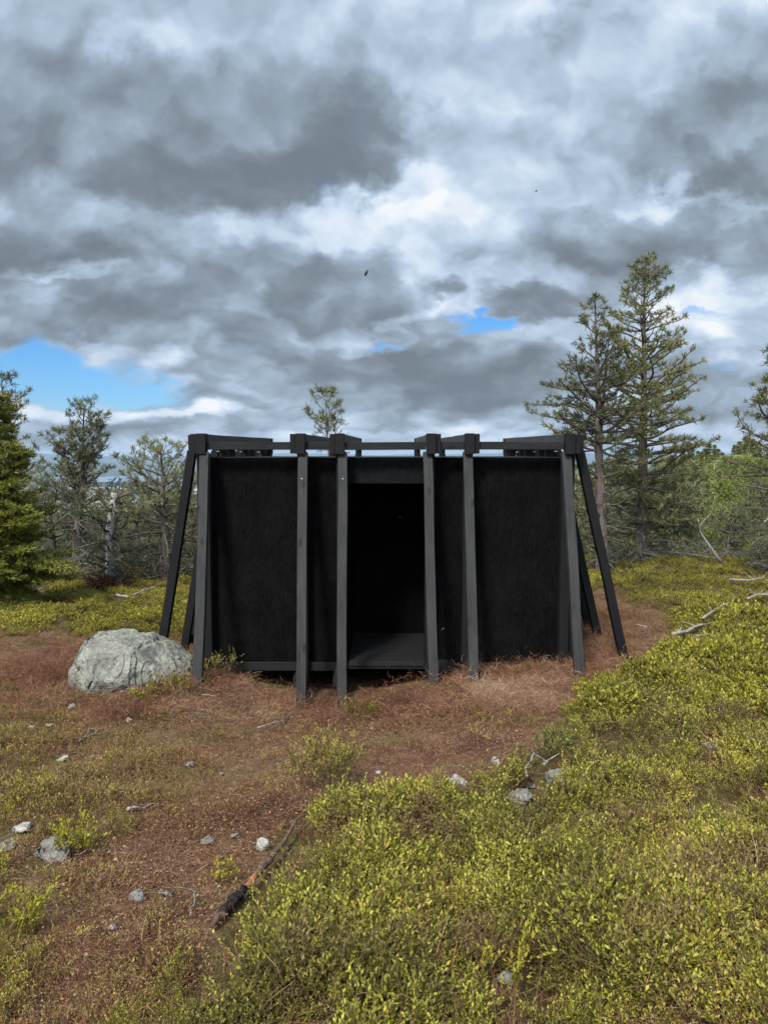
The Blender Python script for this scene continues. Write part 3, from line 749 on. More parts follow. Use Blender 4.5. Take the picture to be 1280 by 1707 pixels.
ST2 = [
    ([(383, 1695), (412, 1668), (437, 1638)], .016, .020, 'dead_wood', 'thick grey weathered stick among shrubs at the bottom edge', 0),
    ([(430, 1222), (470, 1210), (492, 1190), (500, 1180)], .007, .004, 'bleached', 'thin pale crooked twig below the second slanted post', 2),
    ([(498, 1182), (515, 1170), (522, 1172)], .007, .004, 'bleached', 'short pale twig at the foot of the second slanted post', 1),
    ([(133, 1245), (146, 1232), (150, 1222)], .006, .003, 'dead_wood', 'small forked twig on the heath below the boulder', 2),
    ([(222, 1357), (262, 1353)], .005, .003, 'dead_wood', 'thin twig right of the small white stone', 1),
    ([(318, 1545), (325, 1520), (332, 1500)], .0035, .002, 'dead_wood', 'pale thin twig standing left of the charred stick', 1),
    ([(877, 1325), (880, 1302), (890, 1285)], .007, .005, 'bleached', 'curved pale root on the right bank, nearest the path', 0),
    ([(905, 1305), (915, 1296), (932, 1285)], .006, .004, 'bleached', 'curved pale root arching over the grey stones of the bank', 1),
    ([(1170, 1050), (1195, 1032), (1222, 1018)], .018, .008, 'bleached', 'pale forked branch on the green slope right of the shelter', 2),
    ([(1120, 1078), (1145, 1072), (1170, 1060)], .022, .012, 'bleached', 'thick pale branch with knots on the slope right of the shelter', 3),
    ([(1160, 1082), (1182, 1078)], .016, .008, 'dead_wood', 'short grey branch just below the thick pale one', 1),
    ([(1060, 1061), (1078, 1066)], .012, .006, 'bleached', 'short pale stick on brown litter right of the shelter', 0),
    ([(195, 998), (215, 1002), (240, 990), (262, 984)], .022, .014, 'bleached', 'pale branch lying on moss behind the boulder', 1),
    ([(45, 992), (62, 978)], .018, .01, 'bleached', 'short pale branch beside the bright spruce', 0),
    ([(50, 993), (78, 986)], .014, .008, 'dead_wood', 'grey branch beside the bright spruce, below a paler one', 0),
    ([(1255, 950), (1275, 955), (1300, 952)], .03, .02, 'dead_wood', 'thick grey log at the right edge of the ridge', 3),
    ([(1215, 980), (1240, 982), (1275, 978)], .02, .01, 'dead_wood', 'grey brushwood branch on the ridge at the right edge', 5),
    ([(1120, 931), (1150, 934), (1180, 940)], .025, .01, 'dead_wood', 'dark fallen branch on the ridge near the tall pines', 4),
    ([(1245, 1015), (1262, 1008), (1290, 1010)], .016, .008, 'bleached', 'pale brushwood on the slope at the right edge', 5),
    ([(735, 1052), (741, 1049)], .004, .003, 'bleached', '', 0),
    ([(700, 1430), (718, 1405), (730, 1378)], .006, .004, 'dead_wood', 'thin grey twig standing among foreground shrubs', 2),
]
for k, (pxs, r0, r1, mt, lab, tw) in enumerate(ST2):
    if not lab: continue
    stick(pxs, r0, r1, M[mt], lab, 'dead_branch' if r0 > .01 else 'twig', lift=max(.035 if pxs[0][1] > 1200 else .06, r0) + (.07 if pxs[0][0] > 850 else 0), twigs=tw, seed=60 + k, cat='branch' if r0 > .01 else 'twig')

# pale scraps: one on the inner wall, one hanging by the doorway's right-hand wall
def scrap(name, pos, lab, w, rot):
    m = MB(); t = np.linspace(-1, 1, 9); pts = np.stack([t * w / 2, t * 0, -(t ** 2) * w * .28], -1)
    m.tube(pts, w * .11 * (1 - .5 * t ** 2), 6); o = link(name, m.mesh(name), M['bleached']); o.location = pos; o.rotation_euler = (0, rot, 0)
    tag(o, lab, 'scrap')
q = shelter.matrix_basis @ Vector((0, 1.235, 0)); scrap('pale_scrap', P(667, 861, q.y), 'small pale curved scrap on the dark wall inside the doorway', .038, 0)
scrap('pale_scrap', P(738, 1048, 7.118), 'small pale scrap low on the wall right of the doorway', .032, -.5)

# ================================================================== FLYING INSECTS
def insect(pos, Ln, tilt, lab, wing=True):
    e = empty('flying_insect', pos); tag(e, lab, 'insect')
    t = np.linspace(0, 1, 9); m = MB()
    m.tube(np.stack([t * 0, t * 0, (t - .5) * Ln], -1), Ln * np.array((.05, .12, .17, .15, .19, .20, .13, .14, .06)), 10)
    link('body', m.mesh('body'), M['plug'], e, True)
    m_, T_, o_ = new_mat('insect wing'); b = principled(T_, o_, (.12, .13, .15), .4, .4); b.inputs['Alpha'].default_value = .45
    for s_ in (-1, 1):
        bm = bmesh.new(); pts = [(0, 0), (.25, .12), (.6, .16), (.85, .05), (.8, -.12), (.4, -.14)]
        vs = [bm.verts.new((s_ * a * Ln * .34, b_ * Ln * .2, b_ * Ln * .8 + Ln * .12 - a * Ln * .25)) for a, b_ in pts]
        f = bm.faces.new(vs); r_ = bmesh.ops.extrude_face_region(bm, geom=[f])
        bmesh.ops.translate(bm, vec=(0, Ln * .015, 0), verts=[v for v in r_['geom'] if isinstance(v, bmesh.types.BMVert)])
        me = bpy.data.meshes.new('wing'); bm.to_mesh(me); bm.free(); link('wing', me, m_, e)
    e.rotation_euler = (.2, tilt, .5)
insect(P(610.5, 455, 2.6), .023, .42, 'dark elongated flying insect in the sky above the shelter, the larger one')
insect(P(893.5, 318.5, 4.0), .016, .95, 'tiny dark flying insect high in the sky toward the right')

# ================================================================== TREES
def blades(tufts, K, Lb, Wb, spread, seed):
    """tufts: arrays pos (n,3), dir (n,3), size (n). Returns triangle verts of K needles per tuft"""
    pos, dr, sz = tufts; n = len(pos); rg = np.random.RandomState(seed)
    d = dr[:, None, :] + rg.normal(0, spread, (n, K, 3)); d /= np.linalg.norm(d, axis=2)[..., None] + 1e-9
    base = pos[:, None, :] + rg.normal(0, .22, (n, K, 3)) * (Lb * sz)[:, None, None]
    ln = (Lb * sz)[:, None, None] * rg.uniform(.7, 1.25, (n, K, 1))
    s_ = np.cross(d, rg.normal(0, 1, (n, K, 3))); s_ /= np.linalg.norm(s_, axis=2)[..., None] + 1e-9
    w = Wb * sz[:, None, None] * .5
    v = np.stack([base - s_ * w, base + s_ * w, base + d * ln + s_ * w * .35, base + d * ln - s_ * w * .35], 2).reshape(-1, 3)
    q = np.arange(len(v)).reshape(-1, 4)
    return v, q
def unit(v): return v / (np.linalg.norm(v) + 1e-9)

def pine(name, base, Hh, r0, prof, lab, seed, crown_from=.35, dead_from=.03, dead_to=.55, whorl=.2, per=4, up=.25, tuft=.078, K=15, lean=(0, 0), bend=.06,
         group=None, mat='needle', bark='pine_bark', cat='pine tree', dead_len=.9, dens=1.0, only_side=None, fork=None, twist=1.0, bw=.014, livemin=.32, taper=.94):
    rg = random.Random(seed); nr_ = np.random.RandomState(seed)
    root = empty(name, base); tag(root, lab, cat, group)
    n = 22; t = np.linspace(0, 1, n)
    def stem(off, H2, t0, lean2, b, rs):
        tt = np.linspace(t0, 1, n); ph = rs.uniform(0, 6, 4)
        x = lean2[0] * (tt - t0) ** 1.2 + b * np.sin(tt * 5 + ph[0]) * tt + b * .35 * np.sin(tt * 13 + ph[1]) * tt
        y = lean2[1] * (tt - t0) ** 1.2 + b * np.sin(tt * 4.2 + ph[2]) * tt
        p = np.stack([x, y, tt * H2], -1); p[:, :2] -= p[0, :2]; p[:, :2] += off
        return tt, p
    tm = MB(); cm = [[], [], []]; dm = MB(); lm = MB()
    stems = []
    tt, p = stem(np.zeros(2), Hh, 0, lean, bend, nr_)
    p[0, 2] -= .15
    rad = r0 * ((1 - tt) * taper + 1 - taper) * (1 + .4 * np.exp(-tt * 30))
    tm.tube(p, rad, 10); stems.append((tt, p, rad, 1.0))
    if fork:
        for (tf, fl, Hf) in fork:
            i0 = int(tf * (n - 1)); o0 = p[i0, :2]
            t2, p2 = stem(o0, Hf, tf, fl, bend, nr_); p2[0] = p[i0]
            r2 = rad[i0] * .72 * ((1 - (t2 - tf) / (1 - tf)) ** .8 * .95 + .05)
            tm.tube(p2, r2, 8); stems.append((t2, p2, r2, .8))
    def limb(p0, dirv_, Ln, r, live, curl):
        k = 7; pts = [p0]; d = unit(dirv_)
        for q in range(k):
            d = unit(d + nr_.normal(0, .13 * twist, 3) + np.array((0, 0, curl)) * .25)
            pts.append(pts[-1] + d * Ln / k)
        pts = np.array(pts); rr_ = np.linspace(r, r * .22, k + 1)
        (lm if live else dm).tube(pts, rr_, 5 if live else 4, False)
        return pts
    def add_tuft(p_, d_, s_): cm[0].append(p_); cm[1].append(d_); cm[2].append(s_)
    for (tt, p, rad, scl) in stems:
        H2 = p[-1, 2]; z = Hh * max(dead_from, tt[0] + .02)
        az_ = rg.uniform(0, 6.28)
        while z < H2 - .04:
            th_ = z / Hh; ti = np.interp(z, p[:, 2], tt)
            p0 = np.array([np.interp(z, p[:, 2], p[:, c]) for c in range(3)]); rt = np.interp(z, p[:, 2], rad)
            Lp = np.interp(z / H2, [a for a, b in prof], [b for a, b in prof]) * scl
            live_p = 1.0 if th_ > dead_to else (0.0 if th_ < crown_from else (th_ - crown_from) / (dead_to - crown_from + 1e-6))
            nb = per if th_ > crown_from else int(per * 1.5)
            if th_ > .10: live_p = max(live_p, livemin)
            for b in range(nb):
                az_ += 2.4 + rg.uniform(-.5, .5)
                live = rg.random() < live_p
                el = (up + .5 * th_ ** 2) if live else rg.uniform(-.35, .25)
                dd = np.array((math.cos(az_) * math.cos(el), math.sin(az_) * math.cos(el), math.sin(el)))
                Ln = Lp * rg.uniform(.55, 1.15) if live else dead_len * Lp * rg.uniform(.35, 1.1)
                if Ln < .05: Ln = .05
                pts = limb(p0, dd, Ln, min(rt * .55, .012 + Ln * .016), live, rg.uniform(-.05, .3) if live else rg.uniform(-.5, .3))
                step = .125 / dens if live else .11
                s_ = .3 if live else .2
                k_ = len(pts) - 1; sgn = 1
                while s_ * Ln < Ln:
                    f_ = s_ * k_; i_ = min(int(f_), k_ - 1); pp = pts[i_] + (pts[i_ + 1] - pts[i_]) * (f_ - i_)
                    ax = unit(pts[i_ + 1] - pts[i_]); sd_ = unit(np.cross(ax, (0, 0, 1))) * sgn; sgn = -sgn
                    l2 = (Ln * (1 - s_) * .45 + .09) * rg.uniform(.6, 1.2)
                    d2 = unit(ax * .75 + sd_ * rg.uniform(.4, 1.0) + np.array((0, 0, rg.uniform(-.1, .35) if live else rg.uniform(-.5, .4))))
                    if live:
                        e2 = pp + d2 * l2
                        lm.tube(np.array([pp, (pp + e2) / 2 + nr_.normal(0, .01, 3), e2]), [.006, .005, .003], 3, False)
                        m2 = max(1, int(l2 / .10))
                        for u_ in range(m2):
                            fr_ = 1 - u_ * .10 / l2
                            if fr_ < .4: break
                            add_tuft(pp + d2 * l2 * fr_, unit(d2 + np.array((0, 0, .8))), rg.uniform(.75, 1.2))
                    else:
                        e2 = pp + d2 * l2; mid = (pp + e2) / 2 + nr_.normal(0, .03, 3)
                        dm.tube(np.array([pp, mid, e2]), [.007, .005, .003], 3, False)
                        for w_ in range(3):
                            e3 = mid + unit(d2 + nr_.normal(0, .7, 3)) * l2 * rg.uniform(.3, .7)
                            dm.tube(np.array([mid, (mid + e3) / 2 + nr_.normal(0, .012, 3), e3]), [.0045, .0035, .002], 3, False)
                    s_ += step / max(Ln, .1)
                if live: add_tuft(pts[-1], unit(pts[-1] - pts[-2] + np.array((0, 0, .02))), 1.1)
            z += whorl * rg.uniform(.7, 1.3) * (1 if th_ > crown_from else 1.0)
        if crown_from < 1: add_tuft(p[-1], np.array((0, 0, 1.0)), 1.3)
    o = link('trunk', tm.mesh('trunk'), M[bark], root, True)
    if lm.n: link('limbs', lm.mesh('limbs'), M['pine_bark'] if bark != 'dead_wood' else M['dead_wood'], root, True)
    if dm.n: link('dead_twigs', dm.mesh('dead_twigs'), M['dark_twig'], root, True)
    if cm[0]:
        c_ = MB(); v, q_ = blades((np.array(cm[0]), np.array(cm[1]), np.array(cm[2])), K, tuft, bw, 1.0, seed); c_.add(v, q_)
        link('crown', c_.mesh('crown'), M[mat], root)
    return root
def on(px, Yd): # ground point on the sight line of photo column px
    x = (px - 640) / F * Yd * CP
    return Vector((x, Yd, gz(x, Yd)))
def top_h(py, base): return 1.6 + slope(py) * base.y - base.z

b = on(1072, 15.6)
pine('pine_tree', b, top_h(431, b), .135, [(0, .9), (.3, 1.25), (.45, 1.35), (.6, 1.15), (.75, .95), (.88, .62), (.96, .35), (1, .1)], 'tallest pine, straight trunk with narrow pointed crown, right of the shelter', 11, .24, .04, .44, .175, 5, .06, lean=(-.05, 0), bend=.03, dead_len=.95, bw=.016, livemin=.7)
b = on(1008, 14.0)
pine('pine_tree', b, top_h(496, b), .125, [(0, .7), (.3, .9), (.5, 1.15), (.64, 1.35), (.72, .72), (.85, .45), (.95, .28), (1, .1)], 'second tall pine with forked reddish trunk, nearest the right corner of the shelter', 23, .28, .05, .46, .21, 4, .10, lean=(-.27, 0), bend=.03, fork=[(.46, (.32, .1), top_h(548, b))], dead_len=.8, bw=.016, livemin=.45)
b = on(1318, 12.5)
pine('pine_tree', b, top_h(560, b), .14, [(0, .8), (.35, 1.1), (.5, 1.15), (.7, .85), (.9, .5), (1, .1)], 'pine cut off by the right edge with drooping bare lower twigs', 31, .30, .05, .48, .17, 6, .05, lean=(0, 0), bend=.05, bw=.015)
b = on(535, 12.6)
pine('pine_sapling', b, top_h(652, b), .05, [(0, .3), (.75, .55), (.9, .42), (1, .15)], 'small crooked pine top rising behind the shelter roof', 44, .74, .7, .76, .15, 3, .4, lean=(.12, 0), bend=.10, fork=[(.6, (-.62, 0), top_h(704, b))], bw=.012)
# left group
b = on(12, 14.2)
pine('pine_tree', b, top_h(628, b), .11, [(0, .6), (.5, .7), (.8, .55), (.95, .3), (1, .1)], 'thin grey pine standing behind the bright spruce at the left edge', 52, .35, .1, .5, .22, 3, .3, bend=.06, mat='needle_grey')
b = on(122, 14.8)
pine('pine_tree', b, top_h(677, b), .10, [(0, .6), (.35, .7), (.6, .8), (.8, .6), (.93, .45), (1, .1)], 'leaning pine with reddish trunk and open pointed crown at left', 61, .38, .08, .55, .19, 4, .45, lean=(.25, 0), bend=.07, mat='needle_grey', fork=[(.38, (-.42, 0), top_h(722, b)), (.5, (.62, .1), top_h(712, b))])
b = on(272, 13.4)
pine('pine_tree', b, top_h(742, b), .11, [(0, .7), (.4, .95), (.7, .95), (.9, .6), (1, .2)], 'low dark trunked pine with flat spreading top near the left corner of the shelter', 74, .32, .05, .5, .17, 5, .12, bend=.06, mat='needle_grey', dead_len=1.0)
# grey broken trunk with twisted boughs
b = on(177, 12.8)
pine('broken_tree', b, top_h(822, b), .085, [(0, .9), (.5, .95), (.8, .9), (1, .7)], 'broken pale grey trunk with twisted drooping boughs behind the boulder', 83, .5, .08, .85, .15, 6, .0, livemin=.12, taper=.3, lean=(.12, 0), bend=.05, mat='needle_grey', bark='birch_bark', cat='dead tree', dead_len=.9, twist=1.8)
# more gnarled trees filling the left thicket
GL = ['low gnarled pine between the bright spruce and the leaning pine', 'gnarled grey green pine just right of the broken trunk', 'gnarled pine half hidden behind the shelter left slanted posts', 'low pine behind the broken trunk, its top below the leaning pine', 'grey pine behind the bright spruce, lower than the thin one', 'farther pine behind the dark trunked flat topped one', 'farthest gnarled pine of the thicket, above the broken trunk']
for k, (px, Yd, ty, sd_) in enumerate([(85, 15.5, 800, 101), (228, 15.2, 812, 102), (320, 15.6, 790, 103), (140, 17.0, 840, 104), (35, 17.5, 790, 105), (262, 18.5, 828, 109), (190, 19.5, 836, 111)]):
    b = on(px, Yd)
    pine('gnarled_pine', b, max(1.6, top_h(ty, b)), .07, [(0, .8), (.5, 1.0), (.85, .75), (1, .25)], GL[k], sd_, .12, .03, .35, .16, 6, .1, bend=.12, livemin=.5,
         group='gnarled pines in the left thicket', mat='needle_grey', dead_len=1.0, twist=1.6)
# behind the tall pines on the right
GR = ['scrubby pine between the shelter corner and the forked pine', 'scrubby pine seen between the two tall pines', 'scrubby pine right behind the tallest pine, lower right', 'scrubby pine farther right of the tallest pine, above the white crooked branch', 'scrubby pine directly behind the trunk of the tallest pine', 'scrubby pine behind the slanted posts of the right corner', 'farthest scrubby pine behind the tallest pine', 'scrubby pine top just behind the right corner of the shelter']
for k, (px, Yd, ty, sd_) in enumerate([(985, 19, 800, 121), (1035, 21, 770, 122), (1115, 18.5, 812, 123), (1140, 24, 770, 124), (1060, 26, 790, 125), (965, 23, 790, 129), (1100, 30, 765, 127), (935, 25, 800, 128)]):
    b = on(px, Yd)
    pine('scrubby_pine', b, top_h(ty, b), .09, [(0, .9), (.5, 1.1), (.8, .8), (1, .2)], GR[k], sd_, .12, .04, .3, .22, 6, .1, bend=.1, livemin=.6,
         group='scrubby pines behind the tall pines', mat='needle_grey', dead_len=1.0, twist=1.3, tuft=.13, bw=.028, K=11)
for k, (px, Yd, ty, lab) in enumerate([(1220, 17.6, 850, 'small pine with dark trunk and layered branches, left of a pair on the ridge'), (1245, 18.2, 838, 'small pine with dark trunk, right of a pair on the ridge'), (1272, 20, 800, 'taller small pine at the right edge behind the ridge pair')]):
    b = on(px, Yd)
    pine('small_pine', b, top_h(ty, b), .06, [(0, .5), (.5, .7), (.8, .5), (1, .15)], lab, 140 + k, .22, .05, .4, .17, 6, .0, mat='needle_grey', dead_len=1.0, bw=.014)

# spruce: drooping sprays, dense bright needles
def spruce(base, Hh, Rm, lab, seed, skirt=.08, name='spruce_tree', mat='spruce', K=16, tuft=.05, bw=.012, group=None, whorl=.085, nb=9, spacing=.045):
    rg = random.Random(seed); nr_ = np.random.RandomState(seed)
    root = empty(name, base); tag(root, lab, 'spruce tree', group)
    m = MB(); t = np.linspace(0, 1, 12); m.tube(np.stack([t * 0, t * 0, t * Hh - .1], -1), Hh * .022 * (1.05 - t), 8)
    link('trunk', m.mesh('trunk'), M['pine_bark'], root, True)
    P_, D_, S_ = [], [], []; lm = MB(); z = Hh * skirt; az_ = 0
    while z < Hh * .985:
        u_ = z / Hh; L0 = Rm * (1 - u_) ** .5 * (1 + .22 * math.sin(z * 9 + seed) + .12 * math.sin(z * 23))
        for b_ in range(nb):
            az_ += 2.4 + rg.uniform(-.4, .4); Ln = L0 * rg.uniform(.5, 1.3) * (1 + .2 * math.sin(az_ * 1.0 + z * 2)); el = -.25 + .8 * u_
            d = np.array((math.cos(az_) * math.cos(el), math.sin(az_) * math.cos(el), math.sin(el)))
            k = 6; pts = [np.array((0, 0, z))]
            for q in range(k):
                d = unit(d + np.array((0, 0, -.10 if q < 3 else .14)) + nr_.normal(0, .05, 3)); pts.append(pts[-1] + d * Ln / k)
            pts = np.array(pts); lm.tube(pts, np.linspace(.012, .003, k + 1), 4, False)
            s_ = .25
            while s_ < 1.0:
                f_ = s_ * k; i_ = min(int(f_), k - 1); pp = pts[i_] + (pts[i_ + 1] - pts[i_]) * (f_ - i_)
                ax = unit(pts[i_ + 1] - pts[i_]); sd_ = unit(np.cross(ax, (0, 0, 1)))
                for sg in (-1, 1):
                    l2 = (Ln * (1 - s_) * .42 + .06) * rg.uniform(.7, 1.2)
                    d2 = unit(ax * .7 + sd_ * sg + np.array((0, 0, rg.uniform(-.45, -.05))))
                    m2 = max(1, int(l2 / spacing))
                    for w_ in range(m2):
                        P_.append(pp + d2 * l2 * (w_ + 1) / m2); D_.append(unit(d2 + np.array((0, 0, .15)))); S_.append(rg.uniform(.8, 1.2))
                P_.append(pp); D_.append(ax); S_.append(1.0)
                s_ += spacing * 1.8 / max(Ln, .1)
        z += whorl * rg.uniform(.8, 1.2)
    link('limbs', lm.mesh('limbs'), M['pine_bark'], root, True)
    c_ = MB(); v, q_ = blades((np.array(P_), np.array(D_), np.array(S_)), K, tuft, bw, .5, seed); c_.add(v, q_)
    link('crown', c_.mesh('crown'), M[mat], root)
    return root
b = on(-2, 10.6)
spruce(b, top_h(655, b), .70, 'bright yellow green spruce at the left edge', 7)

# white crooked dead stem on the ridge
def deadstem(pts, r0, r1, lab):
    c = np.array(pts[0]); m = MB(); pp = []
    for q in range(len(pts) - 1):
        s_ = wig(pts[q], pts[q + 1], 5, .01, q + 3); pp.append(s_ if q == 0 else s_[1:])
    pp = np.vstack(pp) - c; m.tube(pp, np.linspace(r0, r1, len(pp)), 7)
    m.tube(wig(pp[-4], pp[-4] + np.array((.25, .05, .3)), 6, .02, 8), np.linspace(r1, r1 * .3, 6), 4)
    o = link('dead_branch', m.mesh('dead_branch'), M['bleached'], smooth=True); o.location = c; tag(o, lab, 'branch')
g0 = on(1209, 15.3); g0.z = P(1209, 938, 15.3).z
deadstem([g0, P(1180, 908, 15.3), P(1166, 885, 15.3), P(1163, 865, 15.2)], .028, .014, 'white bare crooked branch rising from the ridge right of the tall pines')
g0 = P(1282, 860, 12.0); deadstem([P(1300, 845, 12.0), g0, P(1273, 872, 12.0)], .02, .012, 'short pale dead branch sticking in from the right edge')
# torn root plate below the broken trunk, bits of brush
b = on(172, 12.3); rp = MB(); rg = random.Random(3)
for q in range(60):
    a_ = rg.uniform(0, 6.28); L_ = rg.uniform(.15, .5); d = np.array((math.cos(a_), math.sin(a_) * .6, rg.uniform(-.1, .8)))
    s0 = np.array((rg.uniform(-.15, .15), rg.uniform(-.1, .1), rg.uniform(0, .12)))
    rp.tube(wig(s0, s0 + unit(d) * L_, 6, .03, q), np.linspace(.022, .005, 6), 5)
o = link('torn_roots', rp.mesh('torn_roots'), M['root'], smooth=True); o.location = b; tag(o, 'dark reddish torn roots at the foot of the broken trunk', 'roots')
# brushwood pile by the thicket
def brush(px, Yd, wdt, hgt, n, lab, seed, mat='dark_twig'):
    b = on(px, Yd); m = MB(); rg = random.Random(seed)
    for q in range(n):
        s0 = np.array((rg.uniform(-wdt, wdt), rg.uniform(-.3, .3), rg.uniform(0, hgt * .5))); a_ = rg.uniform(0, 6.28)
        e = s0 + np.array((math.cos(a_) * rg.uniform(.2, .7), rg.uniform(-.2, .2), rg.uniform(-.1, hgt * .8)))
        m.tube(wig(s0, e, 7, .03, q + seed), np.linspace(.012, .003, 7), 4, False)
    o = link('brushwood', m.mesh('brushwood'), M[mat], smooth=True); o.location = b; tag(o, lab, 'brushwood')
brush(240, 13.4, .9, .7, 120, 'tangled grey brushwood between the broken trunk and the dark trunked pine', 5)
brush(100, 13.6, .7, .6, 80, 'tangled grey brushwood between the spruce and the broken trunk', 6)
brush(1120, 16.2, 1.0, .6, 70, 'tangled grey brushwood at the foot of the tallest pine', 8)
brush(1030, 14.8, .5, .7, 40, 'grey brushwood between the two tall pines', 9)
brush(1278, 15.0, .6, .4, 60, 'low grey brushwood at the right end of the ridge', 12)

# birch scrub on the far slope, tiny far trees
def birch(base, Hh, Rc, seed, lab, group):
    nr_ = np.random.RandomState(seed)
    root = empty('birch_shrub', base); tag(root, lab, 'birch', group)
    m = MB()
    for q in range(4):
        e = np.array((nr_.uniform(-.5, .5) * Rc, nr_.uniform(-.5, .5) * Rc, Hh * nr_.uniform(.7, .95)))
        m.tube(wig((0, 0, -.1), e, 7, .05, seed + q), np.linspace(.05, .012, 7), 5)
    link('trunk', m.mesh('trunk'), M['birch_bark'], root, True)
    cl = 26; c = nr_.normal(0, 1, (cl, 3)); c /= np.linalg.norm(c, axis=1)[:, None]; c *= nr_.uniform(.35, 1, (cl, 1))
    c = c * np.array((Rc, Rc, Hh * .42)) + np.array((0, 0, Hh * .58))
    n = 5200; ci = nr_.randint(0, cl, n); p = c[ci] + nr_.normal(0, Rc * .17, (n, 3))
    c_ = MB(); d = nr_.normal(0, 1, (n, 3)); d /= np.linalg.norm(d, axis=1)[:, None]
    v, q_ = blades((p, d, np.ones(n)), 1, .10, .075, .3, seed); c_.add(v, q_)
    link('crown', c_.mesh('crown'), M['birch_leaf'], root); return root
def copy_tree(o, loc, s_, rz):
    c = o.copy(); C.objects.link(c); c.location = loc; c.scale = (s_, s_, s_); c.rotation_euler = (0, 0, rz)
    for ch in o.children:
        d = ch.copy(); C.objects.link(d); d.parent = c
    return c
rg = random.Random(77)
GB = 'birch shrubs on the far slope'; LB = 'light green birch shrub on the far slope at right'
protoB = [birch((0, 0, 0), 3.0, 1.3, 201, LB, GB), birch((0, 0, 0), 2.6, 1.6, 202, LB, GB)]
spots = [(1215, 45, 1.), (1180, 40, 1.), (1250, 48, 1.1), (1160, 50, 1.2), (1230, 36, .8), (1195, 60, 1.3), (1240, 66, 1.2), (1270, 60, 1.3), (1150, 34, .9), (1265, 40, 1.), (1185, 30, .7), (1215, 27, .7),
         (1130, 42, 1.1), (1290, 52, 1.1), (1170, 72, 1.1), (1205, 52, 1.), (1245, 30, .7), (1275, 33, .8), (1160, 27, .6), (1260, 80, 1.0), (1100, 48, 1.2), (1060, 44, 1.3), (1020, 46, 1.2), (980, 40, 1.1), (1310, 70, 1.2), (1225, 75, 1.0)]
for k, (px, Yd, s_) in enumerate(spots):
    src = protoB[k % 2]
    if k < 2: o = src; o.location = on(px, Yd); o.scale = (s_,) * 3
    else: o = copy_tree(src, on(px, Yd), s_ * rg.uniform(.85, 1.1), rg.uniform(0, 6.28))
    if Yd > 58: o.scale = (o.scale[0],) * 2 + (o.scale[2] * .75,)
GF = 'small trees along the far hillside'
fs = spruce(on(1210, 62), 2.7, .85, 'small dark spruce alone on the open hillside', 15, mat='needle', K=8, tuft=.16, bw=.06, whorl=.2, nb=6, spacing=.16)
proto = spruce(on(1196, 120), 2.5, .65, 'tiny conifer on the skyline of the far hillside', 16, name='far_conifer', mat='needle', K=7, tuft=.25, bw=.12, whorl=.3, nb=6, spacing=.25, group=GF)
for px, Yd, s_ in [(1203, 125, 1.1), (1216, 130, .9), (1224, 118, 1.2), (1232, 112, 1.0), (1241, 108, .9), (1186, 128, 1.0), (1175, 122, 1.2), (1163, 118, .9), (1190, 105, .8), (1180, 95, .9), (1168, 90, .8), (1150, 100, 1.2), (1138, 95, 1.1), (1252, 112, 1.1), (1262, 116, 1.0),
                   (1110, 60, 1.1), (1090, 70, 1.2), (1040, 60, 1.3), (1000, 55, 1.1), (975, 60, 1.2), (945, 50, 1.1)]:
    copy_tree(proto, on(px, Yd), s_ * rg.uniform(.9, 1.1), rg.uniform(0, 6.28))
# conifers down the left slope behind the thicket
GLf = 'conifers down the slope behind the left thicket'
pl = pine('slope_pine', on(60, 24), 3.2, .09, [(0, .9), (.5, 1.1), (.8, .8), (1, .2)], 'hazy conifer down the slope behind the left thicket', 301, .25, .04, .4, .28, 5, .1, bend=.1, group=GLf, mat='needle_grey', tuft=.14, bw=.03, K=8)
for px, Yd, s_ in [(110, 26, 1.0), (170, 24, .95), (215, 27, 1.1), (255, 25, 1.0), (300, 23, 1.0), (20, 28, 1.2), (140, 32, 1.2), (240, 35, 1.2), (330, 30, 1.1), (190, 38, 1.3), (80, 36, 1.3), (285, 40, 1.3)]:
    copy_tree(pl, on(px, Yd), s_ * rg.uniform(.9, 1.1), rg.uniform(0, 6.28))

# ================================================================== GROUND COVER
PC = bpy.data.collections.new('plant sources')
def src_obj(name, coll, buf_mats):
    """one source plant; buf_mats: list of (MB, material)"""
    vs, qs, ts, mi = [], [], [], []; n = 0
    big_ = MB(); idx = []
    for b_, (m_b, mt) in enumerate(buf_mats):
        if not m_b.v: continue
        v = np.vstack(m_b.v)
        q = np.vstack(m_b.q) if m_b.q else None; t = np.vstack(m_b.t) if m_b.t else None
        big_.add(v, q, t); idx.append((b_, 0 if q is None else len(q), 0 if t is None else len(t)))
    me = big_.mesh(name)
    mis = np.concatenate([np.full(a, b_) for b_, a, c in idx] + [np.full(c, b_) for b_, a, c in idx]).astype(np.int32)
    for _, mt in buf_mats: me.materials.append(mt)
    me.polygons.foreach_set('material_index', mis)
    o = bpy.data.objects.new(name, me); coll.objects.link(o); return o
def leaf_shape(p, d, nrm, Ln, wd):
    s_ = np.cross(d, nrm); s_ /= np.linalg.norm(s_, axis=-1)[..., None] + 1e-9
    Ln = Ln[:, None]; wd = wd[:, None]
    a = p; b = p + d * Ln * .45 + s_ * wd * .5; c = p + d * Ln - nrm * Ln * .12; e = p + d * Ln * .45 - s_ * wd * .5
    v = np.stack([a, b, c, e], 1).reshape(-1, 3); return v, np.arange(len(v)).reshape(-1, 4)
